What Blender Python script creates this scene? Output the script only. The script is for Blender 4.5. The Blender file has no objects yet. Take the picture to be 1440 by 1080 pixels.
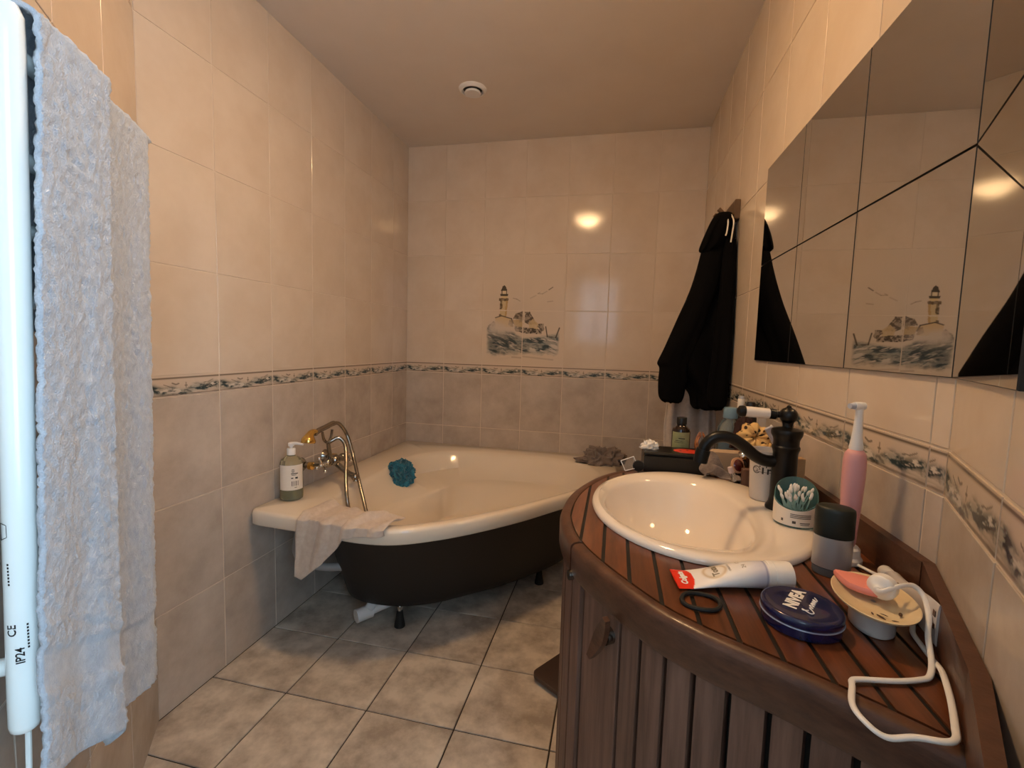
import bpy, math, random
import numpy as np
from mathutils import Vector, Matrix, noise
random.seed(7); rng=np.random.default_rng(3)
SC=bpy.context.scene; COL=SC.collection
# ---------------------------------------------------------------- camera, world, light, exposure
CAM_H=1.185
def cam_axes(yaw,pitch,roll):
    cy,sy,cp,sp,cr,sr=math.cos(yaw),math.sin(yaw),math.cos(pitch),math.sin(pitch),math.cos(roll),math.sin(roll)
    f=Vector((-sy*cp,cy*cp,-sp)); r=Vector((cy,sy,0)); u=r.cross(f)
    return cr*r+sr*u, -sr*r+cr*u, f
R_,U_,F_=cam_axes(.2187,.0846,.029)
cd=bpy.data.cameras.new('camera'); cam=bpy.data.objects.new('camera',cd); COL.objects.link(cam)
cam.matrix_world=Matrix(((R_.x,U_.x,-F_.x,0),(R_.y,U_.y,-F_.y,0),(R_.z,U_.z,-F_.z,CAM_H),(0,0,0,1)))
cd.sensor_width=36; cd.lens=650.77/1440*36; cd.clip_start=.01
SC.camera=cam
w=bpy.data.worlds.new('sky'); SC.world=w; w.use_nodes=True
bg=w.node_tree.nodes['Background']; bg.inputs[0].default_value=(.62,.8,1,1); bg.inputs[1].default_value=3.0
SC.view_settings.view_transform='Standard'; SC.view_settings.look='None'
SC.view_settings.gamma=1; SC.view_settings.use_curve_mapping=False
SC.view_settings.exposure=0.66
LAMP=44.0          # ceiling lamp dome emission
DAY=13.0           # daylight through the window behind the camera
al=bpy.data.lights.new('window_daylight','AREA'); al.shape='RECTANGLE'; al.size=1.45; al.size_y=.80; al.energy=DAY; al.color=(.52,.78,1)
ao=bpy.data.objects.new('window_daylight',al); COL.objects.link(ao); ao.location=(.45,-.36,1.40); ao.rotation_euler=(0,math.radians(90),0)

# ---------------------------------------------------------------- geometry helpers
def srgb(h):
    h=h.lstrip('#'); c=[int(h[i:i+2],16)/255 for i in (0,2,4)]
    return tuple(x/12.92 if x<=.04045 else ((x+.055)/1.055)**2.4 for x in c)
class MB:
    def __init__(s): s.v=[]; s.f=[]; s.m=[]
    def add(s,v,f,m=0):
        o=len(s.v); s.v+= [tuple(map(float,p)) for p in v]; s.f+=[tuple(i+o for i in q) for q in f]; s.m+=[m]*len(f); return s
    def box(s,c,size,rz=0,m=0,ch=0):
        x,y,z=[k/2 for k in size]; ca,sa=math.cos(rz),math.sin(rz)
        if ch:
            P=[(x-ch,y-ch),]
            ring=lambda e:[(-x+e,-y+e),(x-e,-y+e),(x-e,y-e),(-x+e,y-e)]
            rs=[[(a,b,-z) for a,b in ring(ch)],[(a,b,-z+ch) for a,b in ring(0)],[(a,b,z-ch) for a,b in ring(0)],[(a,b,z) for a,b in ring(ch)]]
        else:
            rs=[[(-x,-y,k),(x,-y,k),(x,y,k),(-x,y,k)] for k in (-z,z)]
        rs=[[(c[0]+a*ca-b*sa,c[1]+a*sa+b*ca,c[2]+k) for a,b,k in r] for r in rs]
        return s.loft(rs,m=m)
    def loft(s,rings,closed=True,cap0=True,cap1=True,m=0):
        n=len(rings[0]); v=[p for r in rings for p in r]; f=[]
        for i in range(len(rings)-1):
            for j in range(n if closed else n-1):
                k=(j+1)%n; f.append((i*n+j,i*n+k,(i+1)*n+k,(i+1)*n+j))
        if closed and cap0: f.append(tuple(range(n-1,-1,-1)))
        if closed and cap1: f.append(tuple(range((len(rings)-1)*n,len(rings)*n)))
        return s.add(v,f,m)
    def lathe(s,prof,c,seg=32,sx=1,sy=1,rz=0,cap=True,m=0):
        rs=[]
        for r,z in prof:
            rs.append([(c[0]+r*(sx*math.cos(t)*math.cos(rz)-sy*math.sin(t)*math.sin(rz)),c[1]+r*(sx*math.cos(t)*math.sin(rz)+sy*math.sin(t)*math.cos(rz)),c[2]+z) for t in [2*math.pi*k/seg for k in range(seg)]])
        return s.loft(rs,True,cap,cap,m)
    def tube(s,path,r,seg=10,m=0,cap=True,flat=1.0):
        path=[Vector(p) for p in path]; n=len(path); rs=[]
        rr=r if hasattr(r,'__len__') else [r]*n
        up=Vector((0,0,1))
        for i,p in enumerate(path):
            t=(path[min(i+1,n-1)]-path[max(i-1,0)]).normalized()
            if i==0:
                if abs(t.z)>.9: up=Vector((1,0,0))
                a=t.cross(up).normalized()
            else: a=(a-t*a.dot(t)).normalized()
            b=t.cross(a)
            rs.append([tuple(p+rr[i]*(math.cos(q)*a+flat*math.sin(q)*b)) for q in [2*math.pi*k/seg for k in range(seg)]])
        return s.loft(rs,True,cap,cap,m)
    def ball(s,c,r,seg=16,m=0,sc=(1,1,1)):
        rs=[]
        for i in range(1,seg//2):
            a=math.pi*i/(seg//2); rs.append([(c[0]+sc[0]*r*math.sin(a)*math.cos(t),c[1]+sc[1]*r*math.sin(a)*math.sin(t),c[2]-sc[2]*r*math.cos(a)) for t in [2*math.pi*k/seg for k in range(seg)]])
        return s.loft(rs,m=m)
    def prism(s,poly,z0,z1,m=0):
        return s.loft([[(x,y,z0) for x,y in poly],[(x,y,z1) for x,y in poly]],m=m)
    def grid(s,fn,nu,nv,m=0):
        v=[fn(i/(nu-1),j/(nv-1)) for j in range(nv) for i in range(nu)]
        f=[(j*nu+i,j*nu+i+1,(j+1)*nu+i+1,(j+1)*nu+i) for j in range(nv-1) for i in range(nu-1)]
        return s.add(v,f,m)
    def xf(s,M,a=0):
        for i in range(a,len(s.v)): s.v[i]=tuple(M@Vector(s.v[i]))
        return s
    def mesh(s,name,mats,smooth=35,off=(0,0,0)):
        me=bpy.data.meshes.new(name)
        v=[(a-off[0],b-off[1],c-off[2]) for a,b,c in s.v]
        me.from_pydata(v,[],s.f)
        for mt in mats: me.materials.append(mt)
        if len(mats)>1: me.polygons.foreach_set('material_index',s.m)
        if smooth:
            me.polygons.foreach_set('use_smooth',[True]*len(me.polygons)); me.set_sharp_from_angle(angle=math.radians(smooth))
        me.update(); return me
def wloc(o):
    p=Vector((0,0,0))
    while o: p+=o.location; o=o.parent
    return p
def obj(name,mb,mat,parent=None,smooth=35,origin=None,fix=True):
    mats=mat if isinstance(mat,(list,tuple)) else [mat]
    pl=wloc(parent)
    if origin is None:
        if parent: origin=tuple(pl)
        else:
            a=np.array(mb.v); origin=((a[:,0].min()+a[:,0].max())/2,(a[:,1].min()+a[:,1].max())/2,a[:,2].min())
    me=mb.mesh(name,mats,smooth,origin)
    if fix:
        import bmesh
        bm=bmesh.new(); bm.from_mesh(me); bmesh.ops.recalc_face_normals(bm,faces=bm.faces); bm.to_mesh(me); bm.free()
    o=bpy.data.objects.new(name,me); COL.objects.link(o); o.parent=parent
    o.location=Vector(origin)-pl
    return o
def tag(o,label=None,cat=None,group=None,kind=None):
    if label: o['label']=label
    if cat: o['category']=cat
    if group: o['group']=group
    if kind: o['kind']=kind
    return o
def thing(name,loc,label,cat,group=None):
    o=bpy.data.objects.new(name,None); COL.objects.link(o); o.location=loc; o.empty_display_size=.02
    return tag(o,label,cat,group)
def solid(o,t,off=-1):
    md=o.modifiers.new('thickness','SOLIDIFY'); md.thickness=t; md.offset=off; return o
def spline(pts,n=8,closed=False):
    P=[Vector(p) for p in pts]; out=[]; N=len(P)
    for i in range(N if closed else N-1):
        g=lambda k:P[k%N] if closed else P[max(0,min(N-1,k))]
        a,b,c,d=g(i-1),g(i),g(i+1),g(i+2)
        for k in range(n):
            t=k/n; out.append(.5*((2*b)+(c-a)*t+(2*a-5*b+4*c-d)*t*t+(3*b-a-3*c+d)*t**3))
    if not closed: out.append(P[-1].copy())
    return out
def text_mb(txt,size,depth=.0003,bold=0,align='CENTER',shear=0):
    cu=bpy.data.curves.new('lettering','FONT'); cu.body=txt; cu.size=size; cu.extrude=depth; cu.offset=bold; cu.align_x=align; cu.align_y='CENTER'; cu.shear=shear; cu.resolution_u=3
    o=bpy.data.objects.new('lettering',cu); COL.objects.link(o)
    dg=bpy.context.evaluated_depsgraph_get(); me=bpy.data.meshes.new_from_object(o.evaluated_get(dg))
    mb=MB(); mb.add([tuple(v.co) for v in me.vertices],[tuple(p.vertices) for p in me.polygons])
    bpy.data.objects.remove(o); bpy.data.curves.remove(cu); bpy.data.meshes.remove(me); return mb
def frame(o,x,y,z=None):
    x=Vector(x).normalized(); y=Vector(y); y=(y-x*y.dot(x)).normalized(); z=x.cross(y)
    return Matrix(((x.x,y.x,z.x,o[0]),(x.y,y.y,z.y,o[1]),(x.z,y.z,z.z,o[2]),(0,0,0,1)))
def nz(x,y,z,k=0): return noise.noise(Vector((x+13.7*k,y-7.1*k,z+3.3*k)))

# ---------------------------------------------------------------- materials
def mat(name,c,rough=.5,metal=0,c2=None,scale=8,detail=4,bump=0,bscale=200,coat=0,trans=0,ior=1.45,emit=None,es=0,rand=False,stretch=None,lo=.35,hi=.65,sheen=0,spec=None,vary=0,bdetail=2):
    m=bpy.data.materials.new(name); m.use_nodes=True; nt=m.node_tree; N=nt.nodes; L=nt.links; b=N['Principled BSDF']
    I=b.inputs; I['Base Color'].default_value=(*c,1); I['Roughness'].default_value=rough; I['Metallic'].default_value=metal
    I['Coat Weight'].default_value=coat; I['Coat Roughness'].default_value=.05; I['Transmission Weight'].default_value=trans; I['IOR'].default_value=ior
    if spec is not None: I['Specular IOR Level'].default_value=spec
    if sheen: I['Sheen Weight'].default_value=sheen
    if emit: I['Emission Color'].default_value=(*emit,1); I['Emission Strength'].default_value=es
    if c2 or bump or vary:
        tc=N.new('ShaderNodeTexCoord'); vec=tc.outputs['Object']
        if rand:
            oi=N.new('ShaderNodeObjectInfo'); mu=N.new('ShaderNodeMath'); mu.operation='MULTIPLY'; mu.inputs[1].default_value=57; L.new(oi.outputs['Random'],mu.inputs[0])
            ad=N.new('ShaderNodeVectorMath'); ad.operation='ADD'; L.new(vec,ad.inputs[0]); L.new(mu.outputs[0],ad.inputs[1]); vec=ad.outputs[0]
        v2=vec
        if stretch:
            mp=N.new('ShaderNodeMapping'); mp.inputs['Scale'].default_value=stretch; L.new(vec,mp.inputs[0]); v2=mp.outputs[0]
        if c2:
            t=N.new('ShaderNodeTexNoise'); t.inputs['Scale'].default_value=scale; t.inputs['Detail'].default_value=detail; t.inputs['Roughness'].default_value=.62; L.new(v2,t.inputs['Vector'])
            cr=N.new('ShaderNodeValToRGB'); cr.color_ramp.elements[0].position=lo; cr.color_ramp.elements[1].position=hi
            cr.color_ramp.elements[0].color=(*c,1); cr.color_ramp.elements[1].color=(*c2,1)
            L.new(t.outputs['Fac'],cr.inputs[0]); out=cr.outputs[0]
            if vary:
                oi2=N.new('ShaderNodeObjectInfo'); hs=N.new('ShaderNodeHueSaturation'); mr=N.new('ShaderNodeMapRange'); mr.inputs[3].default_value=1-vary; mr.inputs[4].default_value=1+vary
                L.new(oi2.outputs['Random'],mr.inputs[0]); L.new(mr.outputs[0],hs.inputs['Value']); L.new(out,hs.inputs['Color']); out=hs.outputs[0]
            L.new(out,I['Base Color'])
        if bump:
            t=N.new('ShaderNodeTexNoise'); t.inputs['Scale'].default_value=bscale; t.inputs['Detail'].default_value=bdetail; L.new(v2,t.inputs['Vector'])
            bp=N.new('ShaderNodeBump'); bp.inputs['Strength'].default_value=bump; bp.inputs['Distance'].default_value=.002; L.new(t.outputs['Fac'],bp.inputs['Height']); L.new(bp.outputs[0],I['Normal'])
    return m
def print_mat(name,rough=.15,coat=0):
    m=mat(name,(1,1,1),rough,coat=coat); N=m.node_tree.nodes; a=N.new('ShaderNodeAttribute'); a.attribute_name='print'
    m.node_tree.links.new(a.outputs['Color'],N['Principled BSDF'].inputs['Base Color']); return m
T_UP=srgb('#d3c3b3'); T_LO=srgb('#ab9c8d')
m_tileU=mat('cream_glazed_tile',srgb('#d1bfab'),.10,c2=srgb('#d9c9b7'),scale=5,bump=.05,bscale=30,rand=True,vary=.015,spec=.4)
m_tileL=mat('grey_beige_marbled_tile',srgb('#ad9f92'),.22,c2=srgb('#c9bcaf'),scale=7,detail=7,bump=.04,bscale=40,rand=True,vary=.03,lo=.3,hi=.7,spec=.35)
m_print=print_mat('printed_glazed_tile',.12)
m_grout=mat('pale_wall_grout',srgb('#d6c6b3'),.8)
m_fgrout=mat('dark_floor_grout',srgb('#3a322b'),.9)
m_floor=mat('mottled_beige_floor_tile',srgb('#a49789'),.33,c2=srgb('#d8ccbd'),scale=9,detail=9,bump=.05,bscale=60,rand=True,vary=.03,lo=.36,hi=.62,spec=.4)
m_ceil=mat('matt_ceiling_paint',srgb('#e2d6c9'),.85,c2=srgb('#e6dbcf'),scale=3,bump=.05,bscale=150)
m_hall=mat('hall_plaster',srgb('#d6d0c8'),.8)
m_mirror=mat('mirror_silver',(.72,.72,.70),.015,1)
m_medge=mat('mirror_dark_edge',srgb('#17130f'),.4)
m_acryl=mat('cream_acrylic',srgb('#e6d9c6'),.14,coat=.5)
m_ceramic=mat('white_ceramic',srgb('#eadfd2'),.08,coat=.6)
m_skirt=mat('matt_black_skirt',srgb('#1d1b19'),.55,bump=.06,bscale=60)
m_black=mat('black_plastic',srgb('#121110'),.35)
m_rubber=mat('black_rubber',srgb('#141312'),.7)
m_blackmetal=mat('satin_black_metal',srgb('#0b0a0a'),.36,spec=.4)
m_chrome=mat('chrome',(.78,.75,.70),.12,1)
m_oldchrome=mat('aged_chrome',(.33,.30,.26),.22,1)
m_gold=mat('gold_plate',(.85,.55,.16),.2,1)
m_white=mat('white_plastic',srgb('#e9e6e2'),.35)
m_enamel=mat('white_enamel',srgb('#eef4f2'),.2,coat=.3)
m_pvc=mat('white_pvc',srgb('#dcdcdc'),.4)
m_greyhose=mat('grey_hose',srgb('#9c9a98'),.5)
m_towelblue=mat('pale_blue_grey_terry',srgb('#a9b0bb'),.95,c2=srgb('#bcc2cb'),scale=60,bump=1.0,bscale=420,sheen=.4,bdetail=4)
m_cloth=mat('pale_beige_terry',srgb('#c3b3a4'),.95,c2=srgb('#d0c2b4'),scale=60,bump=.6,bscale=500,sheen=.3)
m_dkcloth=mat('taupe_terry',srgb('#6f625b'),.95,c2=srgb('#84766e'),scale=80,bump=.8,bscale=400,sheen=.3)
m_grey_robe=mat('light_grey_fleece',srgb('#b3a89f'),.95,c2=srgb('#bfb4ab'),scale=50,bump=.5,bscale=400,sheen=.2)
m_jacket=mat('black_fleece',srgb('#0a090a'),1.0,spec=.1,bump=.4,bscale=300)
m_cord=mat('white_cord',srgb('#e4dccc'),.7)
m_woodtop=mat('oiled_red_brown_teak',srgb('#4f2a16'),.30,c2=srgb('#6f3d20'),scale=9,detail=6,bump=.08,bscale=40,stretch=(8,.7,8),rand=True,coat=.25,vary=.22)
m_woodside=mat('shade_greyed_teak',srgb('#5a4033'),.5,c2=srgb('#765748'),scale=9,detail=6,bump=.15,bscale=60,stretch=(9,9,.6),rand=True,vary=.10)  # same teak as the top, greyed: the front's dimness is put into the colour
m_woodband=mat('rounded_teak_band',srgb('#45291b'),.40,c2=srgb('#5b3a28'),scale=10,detail=6,bump=.12,bscale=60,stretch=(3,3,9),coat=.1)
m_caulk=mat('black_caulk',srgb('#0f0d0b'),.5)
m_hookwood=mat('brown_hook_board',srgb('#5d4630'),.5,c2=srgb('#6d543b'),scale=20)
m_teal=mat('teal_net',srgb('#1c5c70'),.7,c2=srgb('#3d93a6'),scale=30,sheen=.3)
# ---------------------------------------------------------------- room shell
A,B,C,YA,TB,WL=1.3216,2.7787,.4453,.7283,.3843,.25193
ZT=[0,.3277,.6577,.9967,1.0597,1.3927,1.7257,2.0587,2.3917]; HC=2.3917
GAP=.0042; TH=.0018
tile_cache={}
def tile_mesh(w,h,kind):
    k=(round(w,4),round(h,4),kind)
    if k in tile_cache: return tile_cache[k]
    mb=MB(); x,z=w/2-GAP/2,h/2-GAP/2; b=.0008
    rs=[[(-x,0,-z),(x,0,-z),(x,0,z),(-x,0,z)],[(-x,TH-b,-z),(x,TH-b,-z),(x,TH-b,z),(-x,TH-b,z)],[(-x+b,TH,-z+b),(x-b,TH,-z+b),(x-b,TH,z-b),(-x+b,TH,z-b)]]
    mb.loft(rs,cap0=False)
    mt={'u':m_tileU,'l':m_tileL}[kind]
    me=mb.mesh('tile',[mt],0); tile_cache[k]=me; return me
def print_mesh(name,mb,cols,mt,smooth=0):
    me=mb.mesh(name,[mt],smooth); at=me.color_attributes.new('print','FLOAT_COLOR','POINT')
    buf=np.ones((len(mb.v),4)); buf[:,:3]=cols; at.data.foreach_set('color',buf.ravel()); return me
def vnoise(x,y,seed=0):
    r=np.random.default_rng(seed); g=r.random((64,64)); xi=np.floor(x).astype(int); yi=np.floor(y).astype(int); fx=x-xi; fy=y-yi
    fx=fx*fx*(3-2*fx); fy=fy*fy*(3-2*fy); G=lambda a,b:g[a%64,b%64]
    return (G(xi,yi)*(1-fx)+G(xi+1,yi)*fx)*(1-fy)+(G(xi,yi+1)*(1-fx)+G(xi+1,yi+1)*fx)*fy
def fbm(x,y,seed=0,o=4):
    s=0;a=.5;t=0
    for k in range(o): s=s+a*vnoise(x*2**k,y*2**k,seed+k); t+=a; a*=.55
    return s/t
def seg_d(x,y,a,b):
    ax,ay=a; bx,by=b; dx,dy=bx-ax,by-ay; t=np.clip(((x-ax)*dx+(y-ay)*dy)/(dx*dx+dy*dy),0,1); return np.hypot(x-ax-t*dx,y-ay-t*dy)
def in_poly(x,y,P):
    ins=np.zeros(x.shape,bool); n=len(P)
    for i in range(n):
        (x1,y1),(x2,y2)=P[i],P[(i+1)%n]
        if y1==y2: continue
        ins^=((y1>y)!=(y2>y))&(x<(x2-x1)*(y-y1)/(y2-y1)+x1)
    return ins
def mixc(c,k,col): return c*(1-k[...,None])+np.array(col)*k[...,None]
sm=lambda a,b,x:(lambda t:t*t*(3-2*t))(np.clip((x-a)/(b-a),0,1))
def frieze_col(u,v):   # u 0..1 along the tile, v 0..1 upward
    c=np.ones(u.shape+(3,))*np.array(srgb('#d0beab'))
    cen=.30+.10*np.sin(u*2*math.pi*1.1+.6)+.05*np.sin(u*21)
    n=fbm(u*9+v*1.5,v*7-u*3,11,5)
    band=np.exp(-((v-cen)/.17)**2)
    c=mixc(c,np.clip(band*1.3,0,1)*(.55+.35*sm(.35,.6,n)),srgb('#838982'))
    dark=sm(.46,.60,n)*np.clip(band*1.6,0,1); c=mixc(c,dark*.95,srgb('#2c3c40'))
    st=sm(.50,.62,fbm(u*11+v*3,v*6-u*9,31,4))*np.clip(band*1.4,0,1); c=mixc(c,st*.55,srgb('#2f3432'))
    foam=sm(.54,.66,fbm(u*9-v*2,v*8+u*7,23,4))*np.clip(band*1.3,0,1); c=mixc(c,foam*.9,srgb('#d8cdbf'))
    low=sm(.24,.10,v)*sm(.45,.6,fbm(u*6,v*9,5,3)); c=mixc(c,low*.5,srgb('#7d7a70'))
    ink=np.zeros(u.shape)
    for a,b,wd in [((.50,.38),(.50,.66),.008),((.485,.5),(.515,.5),.008),((.60,.62),(.64,.58),.011),((.64,.58),(.69,.66),.011),((.10,.72),(.16,.62),.006),((.16,.62),(.24,.58),.006),((.72,.48),(.80,.60),.006)]:
        d=seg_d(u*4,v,(a[0]*4,a[1]),(b[0]*4,b[1])); ink=np.maximum(ink,sm(wd*4.2,wd*2,d))
    c=mixc(c,ink*.7,srgb('#4a423a'))
    for y0,wd,k in [(.935,.030,.85),(.865,.014,.45),(.045,.022,.55)]: c=mixc(c,sm(wd*1.3,wd*.8,np.abs(v-y0))*k,srgb('#54463a'))
    return c
def frieze_mesh(w,h):
    k=(round(w,4),'frieze')
    if k in tile_cache: return tile_cache[k]
    x,z=w/2-GAP/2,h/2-GAP/2; nu=max(4,int(w/.0016)); nv=34; mb=MB()
    mb.grid(lambda a,b:(-x+2*x*a,TH,-z+2*z*b),nu,nv)
    U,V=np.meshgrid(np.linspace(0,w/WL,nu),np.linspace(0,1,nv)); cols=frieze_col(U,V).reshape(-1,3)
    o=len(mb.v); mb.add([(-x,0,-z),(x,0,-z),(x,0,z),(-x,0,z),(-x,TH,-z),(x,TH,-z),(x,TH,z),(-x,TH,z)],[(0,1,5,4),(1,2,6,5),(2,3,7,6),(3,0,4,7)])
    cols=np.vstack([cols,np.tile(srgb('#d0beab'),(8,1))])
    me=print_mesh('tile',mb,cols,m_print); tile_cache[k]=me; return me
def light_col(X,Y):    # lighthouse print, drawn on a 1080 unit square
    base=np.array(srgb('#d5c4b1')); c=np.ones(X.shape+(3,))*base
    haze=np.exp(-(((X-480)/420)**2+((Y-420)/330)**2)); c=mixc(c,haze*.22*fbm(X/160,Y/160,3,4),srgb('#8d8a86'))
    def poly(P,col,k=1,tex=0,seed=1):
        nonlocal c
        jx=(fbm(X/22,Y/22,seed+50,2)-.5)*10; jy=(fbm(X/22,Y/22,seed+60,2)-.5)*10
        a=in_poly(X+jx,Y+jy,P).astype(float)*k
        if tex: a=a*(1-tex*sm(.42,.62,fbm(X/16,Y/16,seed,3)))
        c=mixc(c,a,srgb(col))
    def line(a,b,wd,col='#3d342b',k=.9):
        nonlocal c
        c=mixc(c,sm(wd*1.4,wd*.6,seg_d(X,Y,a,b))*k,srgb(col))
    poly([(228,505),(245,325),(318,325),(303,505)],'#c8b48e'); poly([(285,505),(298,325),(318,325),(303,505)],'#b3925f',.8)
    poly([(226,420),(236,330),(258,330),(258,415)],'#463a2b',.9,.3); poly([(222,500),(226,470),(246,470),(244,500)],'#4a3d2c',.8)
    poly([(240,440),(245,425),(300,425),(300,440)],'#d8c8a4',.8)
    poly([(216,305),(236,300),(318,302),(326,312),(318,330),(222,328)],'#5d4c34',.95,.25)
    poly([(245,300),(248,270),(308,270),(310,300)],'#d2bd90'); poly([(228,255),(318,255),(314,278),(232,278)],'#3c342a',.95)
    poly([(246,255),(248,212),(300,212),(303,255)],'#d8c8a8',.9); line((250,255),(250,205),5); line((300,255),(300,205),5)
    poly([(238,220),(256,180),(273,162),(292,180),(307,220)],'#38322b',.95)
    poly([(185,515),(250,492),(360,520),(375,560),(385,610),(180,610)],'#cbb083',.95); line((185,512),(250,490),6); line((250,490),(362,520),6); line((362,520),(382,570),7)
    poly([(330,590),(340,530),(375,545),(385,610)],'#7a6340',.8,.3)
    poly([(93,640),(108,598),(165,548),(190,575),(185,640)],'#4a4136',.9,.5)
    poly([(378,522),(410,462),(470,448),(478,428),(490,448),(497,530)],'#5b5044',.95,.35,7)
    poly([(505,560),(508,448),(560,440),(585,490),(620,545),(640,575),(560,580)],'#463d34',.92,.45,9)
    poly([(378,530),(470,530),(495,570),(490,610),(400,605)],'#b59b70',.95,.15); poly([(430,520),(495,480),(495,545),(450,560)],'#8d7f6c',.7,.4,4)
    poly([(545,560),(600,520),(660,570),(655,630),(560,620)],'#c3ac86',.9,.3,12); poly([(650,600),(655,570),(710,570),(718,640),(690,650)],'#51463a',.9,.45,14)
    poly([(390,600),(500,610),(600,620),(695,630),(695,680),(500,675),(410,650)],'#3c352e',.95,.6,16)
    # sea
    top=600+55*np.sin((X-90)/210.)+70*sm(350,520,X)+20*sm(550,850,X); edge=sm(80,130,X)*sm(890,855,X)
    sea=sm(-10,30,Y-top)*sm(930,860,Y-60*(fbm(X/90,X/77,4,3)-.5)+ -20*sm(500,860,X)*-1)*edge
    wv=fbm(X/150+Y/90,Y/34-X/110+.9*np.sin(X/95),41,5)
    c=mixc(c,sea*(.68+.25*sm(.4,.6,wv)),srgb('#75807f'))
    c=mixc(c,sea*sm(.50,.62,wv)*.9,srgb('#3b474b')); c=mixc(c,sea*sm(.52,.60,fbm(X/60+Y/40,Y/14-X/60,71,4))*.45,srgb('#2c3436'))
    c=mixc(c,sea*sm(.56,.68,fbm(X/120,Y/26-X/70,91,4))*.85,srgb('#cfc4b8'))
    sp=np.exp(-(((X-230)/170)**2+((Y-620)/75)**2))*edge; c=mixc(c,np.clip(sp*1.2*(.5+fbm(X/50,Y/50,13,4)),0,1)*.9,srgb('#c9beb3'))
    dk=np.exp(-(((X-250)/170)**2+((Y-800)/95)**2))*edge; c=mixc(c,dk*.75*sm(.30,.55,fbm(X/70+Y/50,Y/30,17,4)),srgb('#39464b'))
    line((380,935),(480,940),9,'#9d8d80',.5); line((500,925),(820,950),9,'#9d8d80',.4)
    line((735,600),(755,705),6); line((755,705),(842,712),5,k=.5); line((880,610),(845,712),7)
    for a,b,k in [((375,300),(415,310),.4),((415,310),(450,330),.4),((640,250),(690,252),.35),((690,252),(735,225),.35),((755,210),(795,183),.8),((745,335),(800,328),.35),((560,300),(620,270),.25),((640,250),(660,238),.3)]: line(a,b,5,'#5d5348',k)
    return c
def light_mesh(iu,iv,w,h,z0):
    nu,nv=int(w/.0021),int(h/.0021); x,z=w/2-GAP/2,h/2-GAP/2; mb=MB()
    mb.grid(lambda a,b:(-x+2*x*a,TH,-z+2*z*b),nu,nv)
    # picture coords: 7.714 units per photo pixel at .00442 m
    U,V=np.meshgrid(np.linspace(-x,x,nu),np.linspace(-z,z,nv))
    du=U*-1+(w/2 if iu else -w/2)          # along picture right, from the joint
    zz=z0+h/2+V
    X=(63+du/.00440)*7.714; Y=(56-(zz-1.3927)/.00434)*7.714
    cols=light_col(X,Y).reshape(-1,3)
    mb.add([(-x,0,-z),(x,0,-z),(x,0,z),(-x,0,z),(-x,TH,-z),(x,TH,-z),(x,TH,z),(-x,TH,z)],[(0,1,5,4),(1,2,6,5),(2,3,7,6),(3,0,4,7)])
    cols=np.vstack([cols,np.tile(srgb('#d5c4b1'),(8,1))])
    return print_mesh('tile',mb,cols,m_print)
def wall(name,p0,d,L,joints,pic=None,skip=None,x0=0,x1=0):
    """p0 start, d unit direction with the room on its left; joints = distances of tile joints."""
    d=Vector((d[0],d[1],0)).normalized(); n=Vector((-d.y,d.x,0)); ang=math.atan2(d.y,d.x)
    mb=MB(); c=Vector((p0[0],p0[1],0))+d*((L-x0+x1)/2)-n*.05
    mb.box((0,0,HC/2),(L+x0+x1,.1,HC))
    wl=obj(name,mb,m_grout,None,0,origin=(0,0,0),fix=True); wl['kind']='structure'
    wl.location=c; wl.rotation_euler=(0,0,ang)
    js=[0]+[j for j in joints if .012<j<L-.012]+[L]
    off=-(L+x0+x1)/2+x0
    for i in range(len(js)-1):
        for r in range(8):
            a,b=js[i],js[i+1]; z0,z1=ZT[r],ZT[r+1]
            if skip and skip(a,b,z0,z1): continue
            w_,h_=b-a,z1-z0
            if pic and (i,r) in pic: me=light_mesh(*pic[(i,r)],w_,h_,z0)
            elif r==3: me=frieze_mesh(w_,h_)
            else: me=tile_mesh(w_,h_,'l' if r<3 else 'u')
            o=bpy.data.objects.new('tile',me); COL.objects.link(o); o.parent=wl
            o.location=(off+(a+b)/2,.05,(z0+z1)/2)
            o.rotation_euler=(random.uniform(-.0016,.0016),0,random.uniform(-.0016,.0016))
    return wl
LL=B-1.0701
wall('wall_left',(-A,B),(0,-1),LL,[.7821*WL+k*WL for k in range(8)],x0=.1)
xr=[-A+1.0163*WL+k*WL for k in range(7)]               # back wall joints in x
jb=sorted([C-x for x in xr]); 
jc=C-xr[2]
ib=[0]+[j for j in jb if .012<j<C+A-.012]+[C+A]; ic=min(range(len(ib)),key=lambda k:abs(ib[k]-jc))
wall('wall_back',(C,B),(-1,0),A+C,jb,pic={(ic-1,4):(1,0),(ic-1,5):(1,0),(ic,4):(0,0),(ic,5):(0,0)},x0=.1,x1=.1)
wall('wall_right',(C,YA),(0,1),B-YA,[.0389+k*WL for k in range(9)],x1=.1)
LB=.5; eB=(C-LB*math.sin(TB),YA-LB*math.cos(TB))
wall('wall_right_front',eB,(math.sin(TB),math.cos(TB)),LB,[LB-.2403-k*WL for k in (1,0)])
tc_=math.radians(38.5); dC=(math.sin(tc_),-math.cos(tc_)); LC=1.2; pC=(-A,1.0701); eC=(pC[0]+LC*dC[0],pC[1]+LC*dC[1])
wall('wall_left_front',pC,dC,LC,[.26*k for k in range(1,6)])
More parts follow.
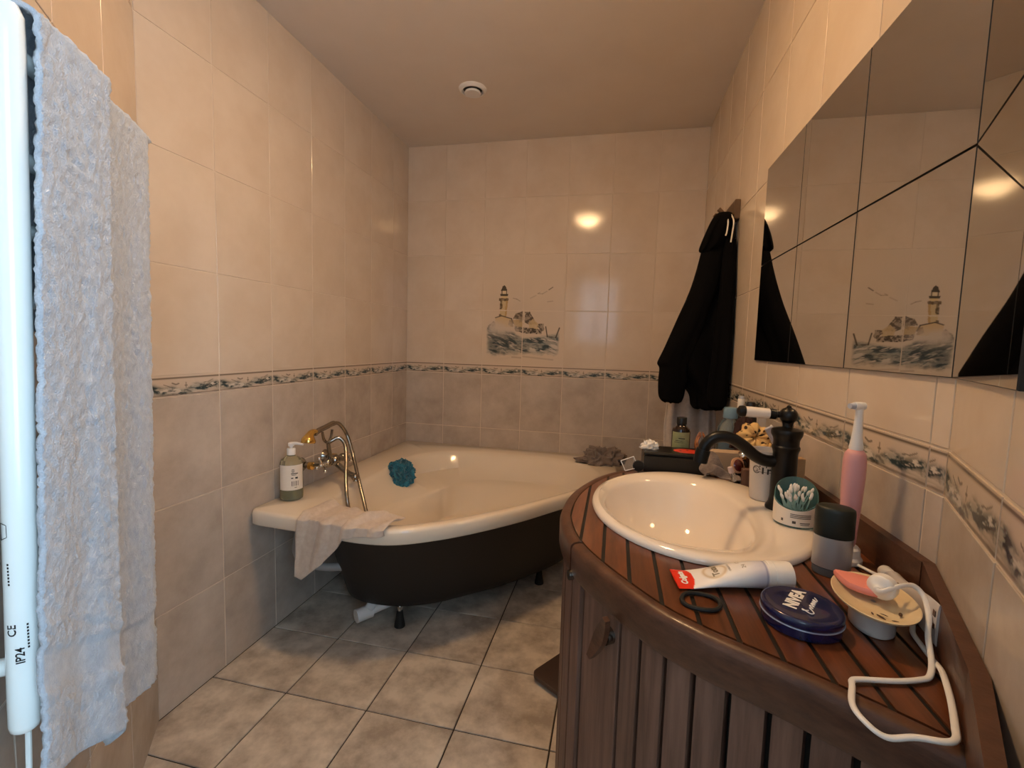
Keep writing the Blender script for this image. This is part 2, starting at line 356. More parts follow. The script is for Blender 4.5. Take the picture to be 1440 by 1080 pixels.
# floor
mb=MB().box((-.05,.65,-.054),(3.2,4.7,.1)); fl=tag(obj('floor',mb,m_fgrout,None,0),kind='structure')
FS=.29684; FX,FY=-1.0274,1.8594; fc={}
for i in range(-1,5):
    for j in range(-4,8):
        xa,xb=max(FX+(i)*FS,-A),min(FX+(i+1)*FS,C); ya,yb=FY-(j+1)*FS,min(FY-j*FS,B)
        if xb-xa<.02 or yb-ya<.02 or ya<-.35: continue
        w_,h_=xb-xa,yb-ya; k=(round(w_,4),round(h_,4))
        if k not in fc:
            mb=MB(); x,y=w_/2-.0025,h_/2-.0025; b=.0012
            mb.loft([[(-x,-y,-.004),(x,-y,-.004),(x,y,-.004),(-x,y,-.004)],[(-x,-y,-b),(x,-y,-b),(x,y,-b),(-x,y,-b)],[(-x+b,-y+b,0),(x-b,-y+b,0),(x-b,y-b,0),(-x+b,y-b,0)]],cap0=False)
            fc[k]=mb.mesh('tile',[m_floor],0)
        o=bpy.data.objects.new('tile',fc[k]); COL.objects.link(o); o.parent=fl; o.location=Vector(((xa+xb)/2,(ya+yb)/2,0))-fl.location; o.rotation_euler=(random.uniform(-.001,.001),random.uniform(-.001,.001),0)
tag(obj('ceiling',MB().box((-.05,.65,HC+.05),(3.2,4.7,.1)),m_ceil,None,0),kind='structure')
# hall behind the camera, with the window that gives the daylight
def slab(name,x0,y0,x1,y1,z0=0,z1=HC,m=m_hall): return tag(obj(name,MB().box(((x0+x1)/2,(y0+y1)/2,(z0+z1)/2),(x1-x0,y1-y0,z1-z0)),m,None,0),kind='structure')
slab('wall_hall_left',-1.55,-1.6,-1.43,1.08); mb=MB()
for a in ((.30,.41,.05,.30,0,HC),(.30,.41,-1.6,-.77,0,HC),(.30,.41,-.77,.05,0,.66),(.30,.41,-.77,.05,2.14,HC)): mb.box(((a[0]+a[1])/2,(a[2]+a[3])/2,(a[4]+a[5])/2),(a[1]-a[0],a[3]-a[2],a[5]-a[4]))
tag(obj('wall_hall_right',mb,m_hall,None,0),kind='structure')
mb=MB()
for y in (-.75,-.36,.03): mb.box((.36,y,1.40),(.05,.04,1.48))
for z in (.68,2.12): mb.box((.36,-.36,z),(.05,.82,.04))
tag(obj('window_2',mb,m_enamel,None,0),kind='structure')
WX0,WX1,WZ0,WZ1=-.62,.02,1.2,2.2
mb=MB()
for a in ((-1.5,-1.6,WX0,0,HC),(WX1,-1.6,.41,0,HC),(WX0,-1.6,WX1,0,WZ0),(WX0,-1.6,WX1,WZ1,HC)):
    mb.box(((a[0]+a[2])/2,-1.55,(a[3]+a[4])/2),(a[2]-a[0],.1,a[4]-a[3]))
tag(obj('wall_hall_front',mb,m_hall,None,0),kind='structure')
mb=MB()
for x in (WX0+.03,(WX0+WX1)/2,WX1-.03): mb.box((x,-1.55,(WZ0+WZ1)/2),(.06,.06,WZ1-WZ0))
for z in (WZ0+.03,WZ1-.03): mb.box(((WX0+WX1)/2,-1.55,z),(WX1-WX0,.06,.06))
tag(obj('window_1',mb,m_enamel,None,0),kind='structure')

# ---------------------------------------------------------------- ceiling lamp and extractor
LX,LY=-.31,1.135
t=thing('ceiling_lamp',(LX,LY,HC),'round flush ceiling lamp with a glowing warm dome','lamp')
obj('base_ring',MB().lathe([(.135,0),(.137,-.012),(.125,-.018),(.118,-.018)],(LX,LY,HC),48),m_white,t)
m_dome=mat('glowing_dome',(.9,.8,.6),.4); nt=m_dome.node_tree; pb=nt.nodes['Principled BSDF']
tcn=nt.nodes.new('ShaderNodeTexCoord'); vl=nt.nodes.new('ShaderNodeVectorMath'); vl.operation='LENGTH'
mp=nt.nodes.new('ShaderNodeMapping'); mp.inputs['Scale'].default_value=(1,1,0); nt.links.new(tcn.outputs['Object'],mp.inputs[0]); nt.links.new(mp.outputs[0],vl.inputs[0])
mr=nt.nodes.new('ShaderNodeMapRange'); mr.inputs[1].default_value=.02; mr.inputs[2].default_value=.125; mr.inputs[3].default_value=2.6*LAMP; mr.inputs[4].default_value=.35*LAMP
nt.links.new(vl.outputs['Value'],mr.inputs[0]); nt.links.new(mr.outputs[0],pb.inputs['Emission Strength']); pb.inputs['Emission Color'].default_value=(1,.62,.30,1)
obj('glass_dome',MB().lathe([(.122,-.014),(.118,-.03),(.105,-.05),(.082,-.067),(.05,-.079),(.02,-.084),(.004,-.085)],(LX,LY,HC),48),m_dome,t)
vx,vy=-.723,2.207
t=thing('extractor_vent',(vx,vy,HC),'round white extractor vent on the ceiling','vent')
obj('outer_ring',MB().lathe([(.066,0),(.065,-.006),(.056,-.014),(.049,-.014),(.046,-.008),(.044,.0)],(vx,vy,HC),48,cap=False),m_white,t)
obj('throat',MB().lathe([(.047,-.002),(.0465,-.004)],(vx,vy,HC),32),m_caulk,t)
obj('centre_disc',MB().lathe([(.012,-.003),(.036,-.014),(.039,-.020),(.036,-.024),(.002,-.025)],(vx,vy,HC),40),m_white,t)

# ---------------------------------------------------------------- mirrors
names={(0,0):'upper mirror tile nearest the hanging black jacket',(1,0):'middle upper mirror tile on the long wall',(2,0):'upper mirror tile on the long wall beside the wall bend',
 (0,1):'lower mirror tile nearest the hanging black jacket',(1,1):'middle lower mirror tile on the long wall',(2,1):'lower mirror tile on the long wall, reflecting the lighthouse'}
def mirror(c,d,w_,h_,label):
    d=Vector((d[0],d[1],0)).normalized(); n=Vector((-d.y,d.x,0)); mb=MB(); x,z=w_/2,h_/2
    M=Matrix(((d.x,n.x,0,c[0]),(d.y,n.y,0,c[1]),(0,0,1,c[2]),(0,0,0,1)))
    b=.0012
    mb.loft([[(-x,.0,-z),(x,.0,-z),(x,.0,z),(-x,.0,z)],[(-x,.0035,-z),(x,.0035,-z),(x,.0035,z),(-x,.0035,z)],[(-x+b,.005,-z+b),(x-b,.005,-z+b),(x-b,.005,z-b),(-x+b,.005,z-b)]],cap1=False,m=1)
    mb.add([(-x+b,.005,-z+b),(x-b,.005,-z+b),(x-b,.005,z-b),(-x+b,.005,z-b)],[(0,1,2,3)],0)
    mb.xf(M); return tag(obj('mirror_tile',mb,[m_mirror,m_medge],None,0),label,'mirror','mirror tiles above the vanity')
for i in range(3):
    for r in range(2):
        y=1.638-.3035*(i+.5); mirror((C-TH-.001,y,1.157+.3*(1.5-r)),(0,1),.3015,.2985,names[(i,r)])
for r in range(2):
    l=.0095+.13; mirror((C-l*math.sin(TB)-(TH+.001)*math.cos(TB),YA-l*math.cos(TB)+(TH+.001)*math.sin(TB),1.157+.3*(1.5-r)),(math.sin(TB),math.cos(TB)),.26,.2985,['upper','lower'][r]+' mirror tile on the angled wall past the bend')

# ---------------------------------------------------------------- bathtub
def TP(p,q,z): return (-A+.006+p,B-.006-q,z)
PC,QC=.6,.62; NT=240
def polar(pts,curve=True):
    d=[tuple(v) for v in (spline([(p,q,0) for p,q in pts],10,True) if curve else [Vector((p,q,0)) for p,q in pts])]
    if not curve:
        d2=[]
        for i in range(len(d)):
            a,b=Vector(d[i]),Vector(d[(i+1)%len(d)])
            for k in range(12): d2.append(tuple(a.lerp(b,k/12)))
        d=d2
    th=np.array([math.atan2(q-QC,p-PC) for p,q,_ in d]); r=np.array([math.hypot(q-QC,p-PC) for p,q,_ in d])
    o=np.argsort(th); th,r=th[o],r[o]; T=np.linspace(-math.pi,math.pi,NT,endpoint=False)
    return np.interp(T,np.r_[th-2*math.pi,th,th+2*math.pi],np.r_[r,r,r])
TT=np.linspace(-math.pi,math.pi,NT,endpoint=False)
front=[(0,1.325),(.02,1.34),(.14,1.348),(.28,1.358),(.40,1.375),(.50,1.378),(.60,1.358),(.70,1.30),(.82,1.20),(.975,1.03),(1.10,.86),(1.21,.71),(1.30,.59),(1.345,.50),(1.352,.40),(1.345,.2),(1.325,.02),(1.31,0)]
fr=[tuple(v)[:2] for v in spline([(p,q,0) for p,q in front],6)]
Oo=polar([(0,0)]+[(0,k*.132) for k in range(1,10)]+fr+[(1.2-.12*k,0) for k in range(10)],False)
Ii=polar([(.205,.42),(.205,.75),(.205,1.0),(.24,1.20),(.33,1.295),(.45,1.322),(.58,1.305),(.69,1.24),(.80,1.14),(.95,.975),(1.07,.82),(1.17,.68),(1.245,.55),(1.25,.40),(1.15,.22),(.95,.145),(.75,.13),(.55,.14),(.36,.19),(.25,.29)])
cor=np.exp(-(((TT+2.36+math.pi)%(2*math.pi)-math.pi)/.62)**2)     # towards the room corner: the seat
lef=np.exp(-(((TT-math.pi+math.pi)%(2*math.pi)-math.pi)/.5)**2)
lefw=np.exp(-((np.abs(TT)-math.pi)/.45)**2)
S1=Ii-.035-.02*cor; S2=Ii-.06-.22*cor-.05*lefw; S3=S2-.05; Fl=Ii*.62-.02
zs1=.47-.03*cor; zs2=.40+.022*cor; zs3=.32+0*cor
def ring(r,z):
    zz=z if hasattr(z,'__len__') else [z]*NT
    return [TP(PC+r[k]*math.cos(TT[k]),QC+r[k]*math.sin(TT[k]),zz[k]) for k in range(NT)]
tub=thing('corner_bathtub',TP(.6,.6,0),'cream corner bathtub with a black curved skirt','bathtub')
mb=MB()
rings=[ring(Oo-.016,.486),ring(Oo-.006,.484),ring(Oo,.491),ring(Oo,.527),ring(Oo-.004,.537),ring(Oo-.014,.5415),ring(np.maximum(Ii+.015,Oo*.0),.5405),ring(Ii,.534),ring(Ii-.014,.517),ring(S1,zs1),ring(S2+.05*0,zs2),ring(S2-.015,zs2-.006)]+[ring((S2-.015)*(1-k)+(Ii*.36)*k,(zs2-.006)*(1-float(sm(0,1,np.array(k))))+.262*float(sm(0,1,np.array(k)))) for k in (.12,.24,.36,.48,.6,.72,.84,1.0)]+[ring(Ii*.15,.258)]
mb.loft(rings,cap0=False); obj('tub_basin',mb,m_acryl,tub,50)
B0=polar([(.17,.12),(.165,.7),(.17,1.12),(.29,1.26),(.48,1.315),(.60,1.295),(.69,1.24),(.81,1.135),(.96,.97),(1.085,.81),(1.19,.66),(1.27,.53),(1.30,.40),(1.24,.14),(.7,.09)])
mid=lambda k:B0-k
Bb=polar([(.24,.15),(.235,.6),(.235,1.0),(.26,1.085),(.36,1.13),(.50,1.12),(.63,1.06),(.74,.97),(.87,.85),(1.0,.69),(1.09,.55),(1.12,.42),(1.08,.2),(.6,.13)])
bl=lambda k:B0*(1-k)+Bb*k
mb=MB(); mb.loft([ring(B0,.488),ring(bl(.05),.47),ring(bl(.40),.34),ring(bl(.80),.19),ring(bl(.94),.14),ring(bl(1),.118),ring(Bb-.02,.106),ring(Bb-.05,.103)],cap0=False); obj('skirt',mb,m_skirt,tub,40)
for (fx,fy) in ((-.83,1.704),(-.323,2.208),(-1.02,2.4)):
    lg=obj('leg',MB().lathe([(.008,.055),(.008,.125)],(fx,fy,0),12).lathe([(.012,.078),(.012,.088)],(fx,fy,0),6),m_chrome,tub)
    obj('rubber_foot',MB().lathe([(.0225,0),(.022,.008),(.0165,.035),(.013,.062),(.011,.066)],(fx,fy,0),20),m_rubber,lg)
mb=MB(); mb.tube([(-.985,1.625,.062),(-.955,1.665,.064),(-.945,1.678,.064)],[.027,.027,.027],20).tube([(-.955,1.665,.064),(-.875,1.745,.082)],.018,16).tube([(-.95,1.66,.075),(-.94,1.70,.105)],.02,14)
obj('drain_trap',mb,m_pvc,tub)
obj('overflow_hose',MB().tube(spline([(-1.225,1.63,.48),(-1.235,1.60,.37),(-1.228,1.585,.325),(-1.19,1.585,.285),(-1.11,1.61,.262),(-1.0,1.68,.25)],8),.0165,14),m_greyhose,tub)

# bath mixer with hand shower
tap=thing('bath_mixer_tap',(-A+TH,1.80,.63),'old-style chrome wall mixer with cross handles and a hand shower','tap')
xb=-1.205; zb=.648
mb=MB()
for yw,y in ((1.735,1.765),(1.905,1.875)):
    mb.tube([(-A+TH,yw,zb-.014),(xb,y,zb-.004)],.0125,14)
mb.tube([(xb,1.75,zb),(xb,1.89,zb)],[.013,.013],16).ball((xb,1.765,zb),.021,16).ball((xb,1.875,zb),.019,16).ball((xb,1.815,zb),.026,18)
obj('mixer_body',mb,m_oldchrome,tap)
for y in (1.735,1.905):
    obj('wall_flange',MB().tube([(-A+TH+.001,y,zb-.012),(-A+TH+.006,y,zb-.012),(-A+TH+.022,y,zb-.012)],[.033,.031,.016],24),m_oldchrome,tap)
    obj('gold_collar',MB().tube([(-A+.045,y,zb-.012),(-A+.062,y,zb-.012)],.0165,18),m_gold,tap)
for y,sg in ((1.738,-1),(1.905,1)):
    mb=MB().tube([(xb,y-sg*.01,zb),(xb,y+sg*.022,zb)],[.011,.0085],12)
    cy=y+sg*.014
    for a in (.5,.5+math.pi/2,.5+math.pi,.5+1.5*math.pi):
        e=(xb+.030*math.cos(a),cy,zb+.030*math.sin(a)); mb.tube([(xb,cy,zb),e],[.006,.0042],8).ball(e,.0082,10)
    mb.ball((xb,y+sg*.024,zb),.0095,10); obj('cross_handle',mb,m_chrome,tap)
obj('spout',MB().tube(spline([(xb,1.815,zb-.01),(xb+.03,1.812,zb-.028),(xb+.075,1.805,zb-.052),(xb+.105,1.80,zb-.060),(xb+.115,1.798,zb-.080)],6),.0125,14).ball((xb+.110,1.799,zb-.064),.017,14),m_oldchrome,tap)
mb=MB().tube([(xb,1.785,zb),(xb,1.765,.735)],[.010,.0085],12)
for k in range(1): mb.tube(spline([(xb,1.725,.79),(xb,1.737,.755),(xb,1.762,.738),(xb,1.785,.755),(xb,1.795,.79)],6),.006,10)
obj('cradle',mb,m_oldchrome,tap)
hs=obj('hand_shower',MB().tube(spline([(xb,1.672,.792),(xb,1.70,.802),(xb,1.745,.808),(xb,1.79,.815),(xb,1.81,.816)],5),[.009]+[.0115]*19+[.010],14),m_oldchrome,tap)
obj('shower_head',MB().tube(spline([(xb,1.683,.800),(xb,1.662,.802),(xb,1.646,.795),(xb,1.636,.778),(xb,1.632,.762)],5),[.010,.0105,.011,.0115,.012,.0125,.013,.0135,.014,.0145,.015,.017,.019,.0215,.024,.0265,.028,.0285,.0285,.028,.026],18),m_gold,hs)
hose=spline([(xb,1.808,.816),(xb+.005,1.845,.806),(xb+.02,1.88,.75),(xb+.06,1.865,.66),(xb+.13,1.80,.56),(xb+.20,1.74,.45),(xb+.235,1.71,.36),(xb+.230,1.72,.29),(xb+.205,1.74,.265),(xb+.185,1.73,.31),(xb+.170,1.68,.42),(xb+.150,1.675,.52),(xb+.115,1.72,.60),(xb+.085,1.77,.67),(xb+.060,1.80,.725),(xb+.035,1.795,.755),(xb+.012,1.775,.745),(xb,1.767,.735)],10)
obj('shower_hose',MB().tube(hose,[.0078+.0007*(k%2) for k in range(len(hose))],10),m_oldchrome,tap,60)

# pump bottle on the rim
bx,by,bz=-1.250,1.588,.5418
m_soapglass=mat('clear_green_plastic',(.80,.80,.62),.08,trans=.85,ior=1.3); m_soap=mat('olive_liquid_soap',srgb('#6f6a2c'),.15,trans=.3)
m_label=mat('white_paper_label',srgb('#e6ddd0'),.5); m_ink=mat('black_print',srgb('#26221e'),.6)
t=thing('soap_pump_bottle',(bx,by,bz),'clear pump bottle of soap with white label on the bathtub rim','bottle')
obj('bottle_body',MB().lathe([(.038,0),(.0425,.004),(.0435,.02),(.0425,.148),(.038,.162),(.022,.172),(.0155,.176),(.0155,.184)],(bx,by,bz),36),m_soapglass,t)
obj('liquid',MB().lathe([(.036,.003),(.0405,.006),(.0412,.055)],(bx,by,bz),32),m_soap,t)
def arcpatch(c,r,a0,a1,z0,z1,n=16):
    return MB().grid(lambda u,v:(c[0]+r*math.cos(a0+(a1-a0)*u),c[1]+r*math.sin(a0+(a1-a0)*u),c[2]+z0+(z1-z0)*v),n,2)
af=math.atan2(-by,-bx)
obj('label',arcpatch((bx,by,bz),.0440,af-1.2,af+1.15,.045,.145),m_label,t)
mb=MB()
def ptxt(mb,c,r,a,z,txt,size,bold=0):   # text bent on a cylinder, reading left to right from outside
    tm=text_mb(txt,size,.0001,bold)
    mb.add([(c[0]+r*math.cos(a+p[0]/r),c[1]+r*math.sin(a+p[0]/r),c[2]+z+p[1]) for p in tm.v],tm.f)
def pbar(mb,c,r,a,z,w_,h_):
    k=max(1,math.ceil(w_/.005)); xs=[-w_/2+w_*i/k for i in range(k+1)]
    mb.add([(c[0]+r*math.cos(a+x/r),c[1]+r*math.sin(a+x/r),c[2]+z+y) for y in (-h_/2,h_/2) for x in xs],[(i,i+1,k+2+i,k+1+i) for i in range(k)])
bc=(bx,by,bz)
for k,wv in enumerate((.003,.0012,.002,.0012,.003,.0012,.002)): pbar(mb,bc,.0443,af+.30+(k-3)*.09,.072,wv*.8,.020)
for k in range(3): pbar(mb,bc,.0443,af+.12,.128-.005*k,.012-.003*abs(k-1),.0022)
pbar(mb,bc,.0443,af+.25,.112,.026,.0035); pbar(mb,bc,.0443,af+.2,.106,.018,.002); pbar(mb,bc,.0443,af+.42,.094,.010,.007); pbar(mb,bc,.0443,af+.05,.094,.008,.004); pbar(mb,bc,.0443,af+.35,.056,.010,.002)
obj('label_print',mb,m_ink,t,0,fix=False)
mb=MB().lathe([(.0165,.180),(.0165,.203),(.015,.206)],bc,24).lathe([(.006,.205),(.006,.215)],bc,12).lathe([(.011,.214),(.0115,.226),(.009,.229)],bc,20).tube([(bx,by,bz+.224),(bx+.02,by+.006,bz+.226),(bx+.046,by+.012,bz+.221)],[.007,.006,.0042],12)
obj('pump',mb,m_white,t)

# washcloth over the rim, crumpled towel, bath pouf
def wash(u,v):   # u along the rim, v from inside the tub over the edge and down
    x=-1.075+.335*u
    drop=.165*max(0,1-((u-.08)/.50) if u>.08 else .9+u)**.8 if u<.58 else 0
    fold=.010*math.sin(u*19+v*3)+.006*nz(u*4,v*3,0)
    yf=B-.006-np.interp(x+A-.006,[f[0] for f in fr],[f[1] for f in fr])
    s=v*(.085+.10*(1-u)+drop+.02)
    top=.085+.06*(1-u)
    if s<top: return (x+.03*(1-v)*u,yf+top-s+.006,.5445+max(0,fold)*1.3+.004+.012*math.exp(-((u-.35-.5*(1-v))/.12)**2))
    d=s-top
    return (x-.09*d*(1-u)+.02*u*d,yf-.010-max(0,fold)*1.2-.03*d,.546-d*1.02 if d>.012 else .546-d*.5)
o=tag(obj('washcloth',MB().grid(wash,70,70),m_cloth,None,60),'pale beige washcloth draped over the bathtub edge','washcloth'); solid(o,.004,1)
def blob(c,s,seed,amp,fr_,n=48,fl=.15):
    mb=MB(); rs=[]
    for i in range(1,n):
        a=math.pi*i/n; r=[]
        for k in range(2*n):
            b=math.pi*k/n; d=Vector((math.sin(a)*math.cos(b),math.sin(a)*math.sin(b),-math.cos(a)))
            q=1-abs(noise.noise(d*fr_+Vector((seed,0,0)))); q2=1-abs(noise.noise(d*fr_*2.1+Vector((0,seed,0))))
            m_=1+amp*(q**3-.5)+amp*.45*(q2**3-.5)
            z=max(d.z*m_,-fl); r.append((c[0]+s[0]*d.x*m_,c[1]+s[1]*d.y*m_,c[2]+s[2]*(z+fl)/(1+fl)))
        rs.append(r)
    return mb.loft(rs)
mb=blob((-.055,2.60,.5415),(.115,.07,.085),2.3,.58,1.3)
tag(obj('crumpled_towel',mb,m_dkcloth,None,80),'dark taupe towel crumpled on the far bathtub rim','towel')
pc=Vector((-1.072,2.19,.495)); mb=MB()
for k in range(90):
    d=Vector((random.gauss(0,1),random.gauss(0,1),random.gauss(0,1)*.8+.15)).normalized(); ctr=pc+d*.036
    a=d.orthogonal().normalized(); b=d.cross(a); ph=random.random()*6.28; R=.040+.022*random.random()
    def pet(u,v,d=d,a=a,b=b,ctr=ctr,ph=ph,R=R):
        t_=2*math.pi*u; r=R*v; w_=.011*v*math.sin(5*t_+ph)+.005*v*math.sin(11*t_+2*ph)
        return tuple(ctr+(a*math.cos(t_)+b*math.sin(t_))*r+d*(w_+.012*v))
    mb.grid(pet,26,4)
mb.ball(tuple(pc),.030,14)
zmin=min(v[2] for v in mb.v)
t=thing('bath_pouf',(pc.x,pc.y,.42),'turquoise net bath pouf lying on the seat inside the bathtub','sponge')
obj('net_ruffles',mb,m_teal,t,80,fix=False)

# ---------------------------------------------------------------- towel heater and towel on the near left wall
dH=Vector((-math.sin(math.radians(34)),math.cos(math.radians(34)),0)); nH=Vector((dH.y,-dH.x,0))
P0=Vector((-.676,.394,0))
def HP(t_,o,z): q=P0+dH*t_+nH*o; k=(z-1.0)*.034; return (q.x+k*.976,q.y+k*.217,z)
t=thing('towel_heater',HP(0,0,.71),'white electric towel heater on the tiled wall at the left edge','towel heater')
for k,tt in enumerate((0,.325)):
    c=HP(tt,0,0)
    po=obj('post',MB().tube([HP(tt-.004*(k==0),0,z_) for z_ in (.6995,.700,.7035,.710,.75,1.50-.03*k,1.524-.03*k,1.535-.03*k,1.537-.03*k)],[.004,.010,.0135,.0148,.0152,.0152,.0145,.010,.004],28),m_enamel,t); c=HP(tt-.004,0,.84)
    if k==0:
        mb=MB(); c=(c[0],c[1],0); ac=math.atan2(-c[1],-c[0])
        for txt,z,da,sz in (('IP24',.803,-.22,.0115),('CE',.835,-.62,.012)):
            tm=text_mb(txt,sz,.0001,.0002); r=.0156
            mb.add([(c[0]+r*math.cos(ac+da-p[1]/r),c[1]+r*math.sin(ac+da-p[1]/r),z+p[0]) for p in tm.v],tm.f)
        for da,z,h_ in ((.25,.81,.035),(-.62,.89,.03),(-.2,.875,.03),(.02,.86,.022)):
            for q in range(int(h_/.004)):
                r=.0156; a=ac+da; mb.add([(c[0]+r*math.cos(a+x/r),c[1]+r*math.sin(a+x/r),z+q*.004+y) for x,y in ((-.0009,0),(.0009,0),(.0009,.0026),(-.0009,.0026))],[(0,1,2,3)])
        r=.0156; a=ac-.75
        pts=[(-.003,.0),(.003,.003),(.003,.017),(-.003,.020),(-.003,0)]
        for (x1,y1),(x2,y2) in zip(pts[:-1],pts[1:]):
            mb.tube([(c[0]+.0157*math.cos(a+x1/r),c[1]+.0157*math.sin(a+x1/r),.945+y1),(c[0]+.0157*math.cos(a+x2/r),c[1]+.0157*math.sin(a+x2/r),.945+y2)],.0004,4)
        obj('compliance_print',mb,m_ink,po,0,fix=False)['kind']='stuff'
for z in (.78,.86,.94,1.02,1.10,1.22,1.30,1.38,1.49):
    obj('heating_bar',MB().tube([HP(0,0,z),HP(.16,.002,z),HP(.325,0,z)],.010,12),m_enamel,t)
for z in (.765,1.45):
    q=P0+dH*.035; mb=MB(); nC=Vector((math.cos(tc_),math.sin(tc_),0)); dist=(q-Vector((pC[0],pC[1],0))).dot(nC)
    w0=q-nC*(dist-TH)
    mb.tube([(w0.x,w0.y,z),(q.x,q.y,z)],.011,12); obj('wall_bracket',mb,m_enamel,t)
q=P0-dH*.05; nC=Vector((math.cos(tc_),math.sin(tc_),0)); dist=(q-Vector((pC[0],pC[1],0))).dot(nC); w0=q-nC*(dist-TH-.006)
mb=MB().box((w0.x,w0.y,.76),(.035,.012,.09),math.atan2(dC[1],dC[0]),ch=.003)
obj('control_box',mb,m_enamel,t)
obj('power_cord',MB().tube([HP(.012,-.005,.702),HP(.012,-.006,.55),HP(.012,-.01,.06)],.0032,8),m_enamel,t)
def towel(u,v):
    tt=.004+.366*u; e=sm(.36,.42,np.array(u)); e=float(e)
    zb_=(.655-.08*u/.4)*(1-e)+(.545-.055*(u-.4)/.6)*e
    ztop=1.530+.004*math.sin(u*9); R=.015
    Lf=ztop-zb_; Lb=.35; s=v*(Lf+math.pi*R+Lb)
    hang=1-min(1,s/Lf)if s<Lf else 0
    g=float(sm(0,.45,np.array(u))); base=R+.004+(1-e)*(.006+.004*hang+g*(.018+.012*hang**1.1))+e*(.0+.002*hang)
    fold=.007*math.sin(u*15+1.2*hang)*(.25+hang)+.012*math.exp(-((u-.26-.04*hang)/.05)**2)*(.3+.7*hang)*.6
    curl=.018*sm(.93,1.0,np.array(u))*(0.4+.6*math.sin(min(1,s/Lf)*3))
    nn=.0030*nz(u*120,v*310,0,1)+.0022*nz(u*46,v*130,0,2)
    band=sm(.10,.112,np.array(s))*sm(.165,.153,np.array(s)) if e<.5 else sm(.10,.112,np.array(s))*sm(.15,.14,np.array(s))
    band=float(band); nn=nn*(1-.8*band)-.003*band
    wv=.012*(1-e)*sm(.12,0,np.array(s))*math.sin(3*u+1)
    if s<Lf: o,z=base+fold*(.25+.75*min(1,(Lf-s)/.10)) -curl+nn, zb_+s
    elif s<Lf+math.pi*R:
        a=(s-Lf)/R; o,z=base*math.cos(a)+nn*.6 if a<math.pi/2 else (R+.004)*math.cos(a),ztop+R*math.sin(a)+nn*.6
    else: o,z=-(R+.004)-.003*math.sin(u*12),ztop-(s-Lf-math.pi*R)
    tw=-.016*sm(.28,.05,np.array(s))*(1-u*1.5)*0- .048*(1-u)*hang + .03*u*hang**2
    return HP(tt+float(tw)+.006*nz(v*9,0,u*2)*hang,float(o),float(z))
o=tag(obj('bath_towel',MB().grid(towel,110,330),m_towelblue,None,180),'pale blue-grey terry bath towel hanging over the white towel heater','towel'); solid(o,.006,-1)

# ---------------------------------------------------------------- coat hook, jacket, robe
hook=thing('coat_hook_board',(C-TH,2.07,1.70),'small brown wooden hook board high on the right wall','coat hook')
obj('board',MB().box((C-TH-.011,2.06,1.735),(.02,.15,.075),ch=.003),m_hookwood,hook)
for yy in (2.02,2.10): obj('peg',MB().tube([(C-.02,yy,1.725),(C-.055,yy,1.728),(C-.075,yy,1.745)],[.008,.007,.009],10),m_hookwood,hook)
def garment(levels,seed,fold,n=72,kf=7):
    """levels: (z, xl, xr, yc, dy) horizontal cross-sections from the top down, softly folded."""
    Ls=spline([(a,b,c) for a,b,c,_,_ in levels],8); L2=spline([(a,b,0) for _,_,_,a,b in levels],8); rs=[]
    for i,(q,q2) in enumerate(zip(Ls,L2)):
        z,xl,xr=q; yc,dy=q2[0],q2[1]; f=min(1,i/18); r=[]
        for k in range(n):
            a=2*math.pi*k/n; c,s=math.cos(a),math.sin(a)
            cx=(xl+xr)/2+(xr-xl)/2*(abs(c)**.8)*(1 if c>0 else -1)
            wv=1+fold*f*(math.sin(kf*a+seed+1.5*nz(0,z*3,seed))+.6*nz(c*3,z*4,seed+s*2))
            r.append((min(cx+.004*nz(z*8,a,seed)*f,C-.007),yc+dy*(abs(s)**.75)*(1 if s>0 else -1)*wv,z+.008*nz(c*2.5,s*2,seed)*(1 if i>len(Ls)-10 else 0)))
        rs.append(r)
    return MB().loft(rs)
j=thing('hooded_jacket',(.36,2.03,.95),'black hooded jacket hanging from the wooden hook board on the right wall','jacket')
obj('jacket_body',garment([(1.728,.375,.425,2.055,.018),(1.715,.365,.432,2.052,.035),(1.66,.352,.436,2.05,.05),(1.58,.330,.436,2.045,.06),(1.50,.308,.436,2.04,.062),(1.40,.275,.437,2.04,.066),(1.30,.240,.437,2.035,.068),(1.20,.212,.437,2.03,.07),(1.12,.205,.437,2.03,.07),(1.05,.265,.437,2.03,.068),(1.0,.305,.437,2.03,.066),(.955,.315,.436,2.03,.064),(.945,.335,.43,2.03,.05)],1.3,.20),m_jacket,j,60)
obj('hood',garment([(1.735,.392,.415,2.04,.01),(1.728,.366,.42,2.03,.03),(1.70,.345,.425,2.01,.045),(1.65,.325,.40,2.0,.05),(1.60,.308,.385,2.0,.045),(1.578,.305,.36,2.0,.03),(1.57,.315,.345,2.0,.015)],4.1,.12),m_jacket,j,60)
obj('sleeve',garment([(1.60,.318,.40,2.01,.03),(1.45,.285,.38,1.99,.04),(1.30,.232,.34,1.98,.045),(1.20,.192,.31,1.975,.047),(1.145,.170,.29,1.975,.046),(1.125,.166,.285,1.975,.045),(1.105,.176,.283,1.975,.043),(1.05,.176,.28,1.975,.042),(1.0,.178,.275,1.98,.04),(.978,.188,.268,1.98,.037),(.968,.205,.255,1.98,.025)],2.2,.13,48,4),m_jacket,j,60)
obj('sleeve',garment([(1.62,.39,.437,2.0,.03),(1.45,.385,.437,1.97,.035),(1.25,.375,.437,1.955,.036),(1.10,.365,.437,1.95,.036),(1.0,.36,.436,1.95,.035),(.965,.37,.43,1.95,.028)],6.2,.12,48,4),m_jacket,j,60)
for dx,zl in ((0,.09),(.020,.115)):
    obj('drawstring',MB().tube(spline([(.392+dx,1.985,1.712),(.395+dx,1.952,1.68),(.392+dx,1.947,1.64),(.388+dx,1.946,1.715-zl)],5),.0028,8),m_cord,j)
    j.children[-1]['label']='white drawstring'
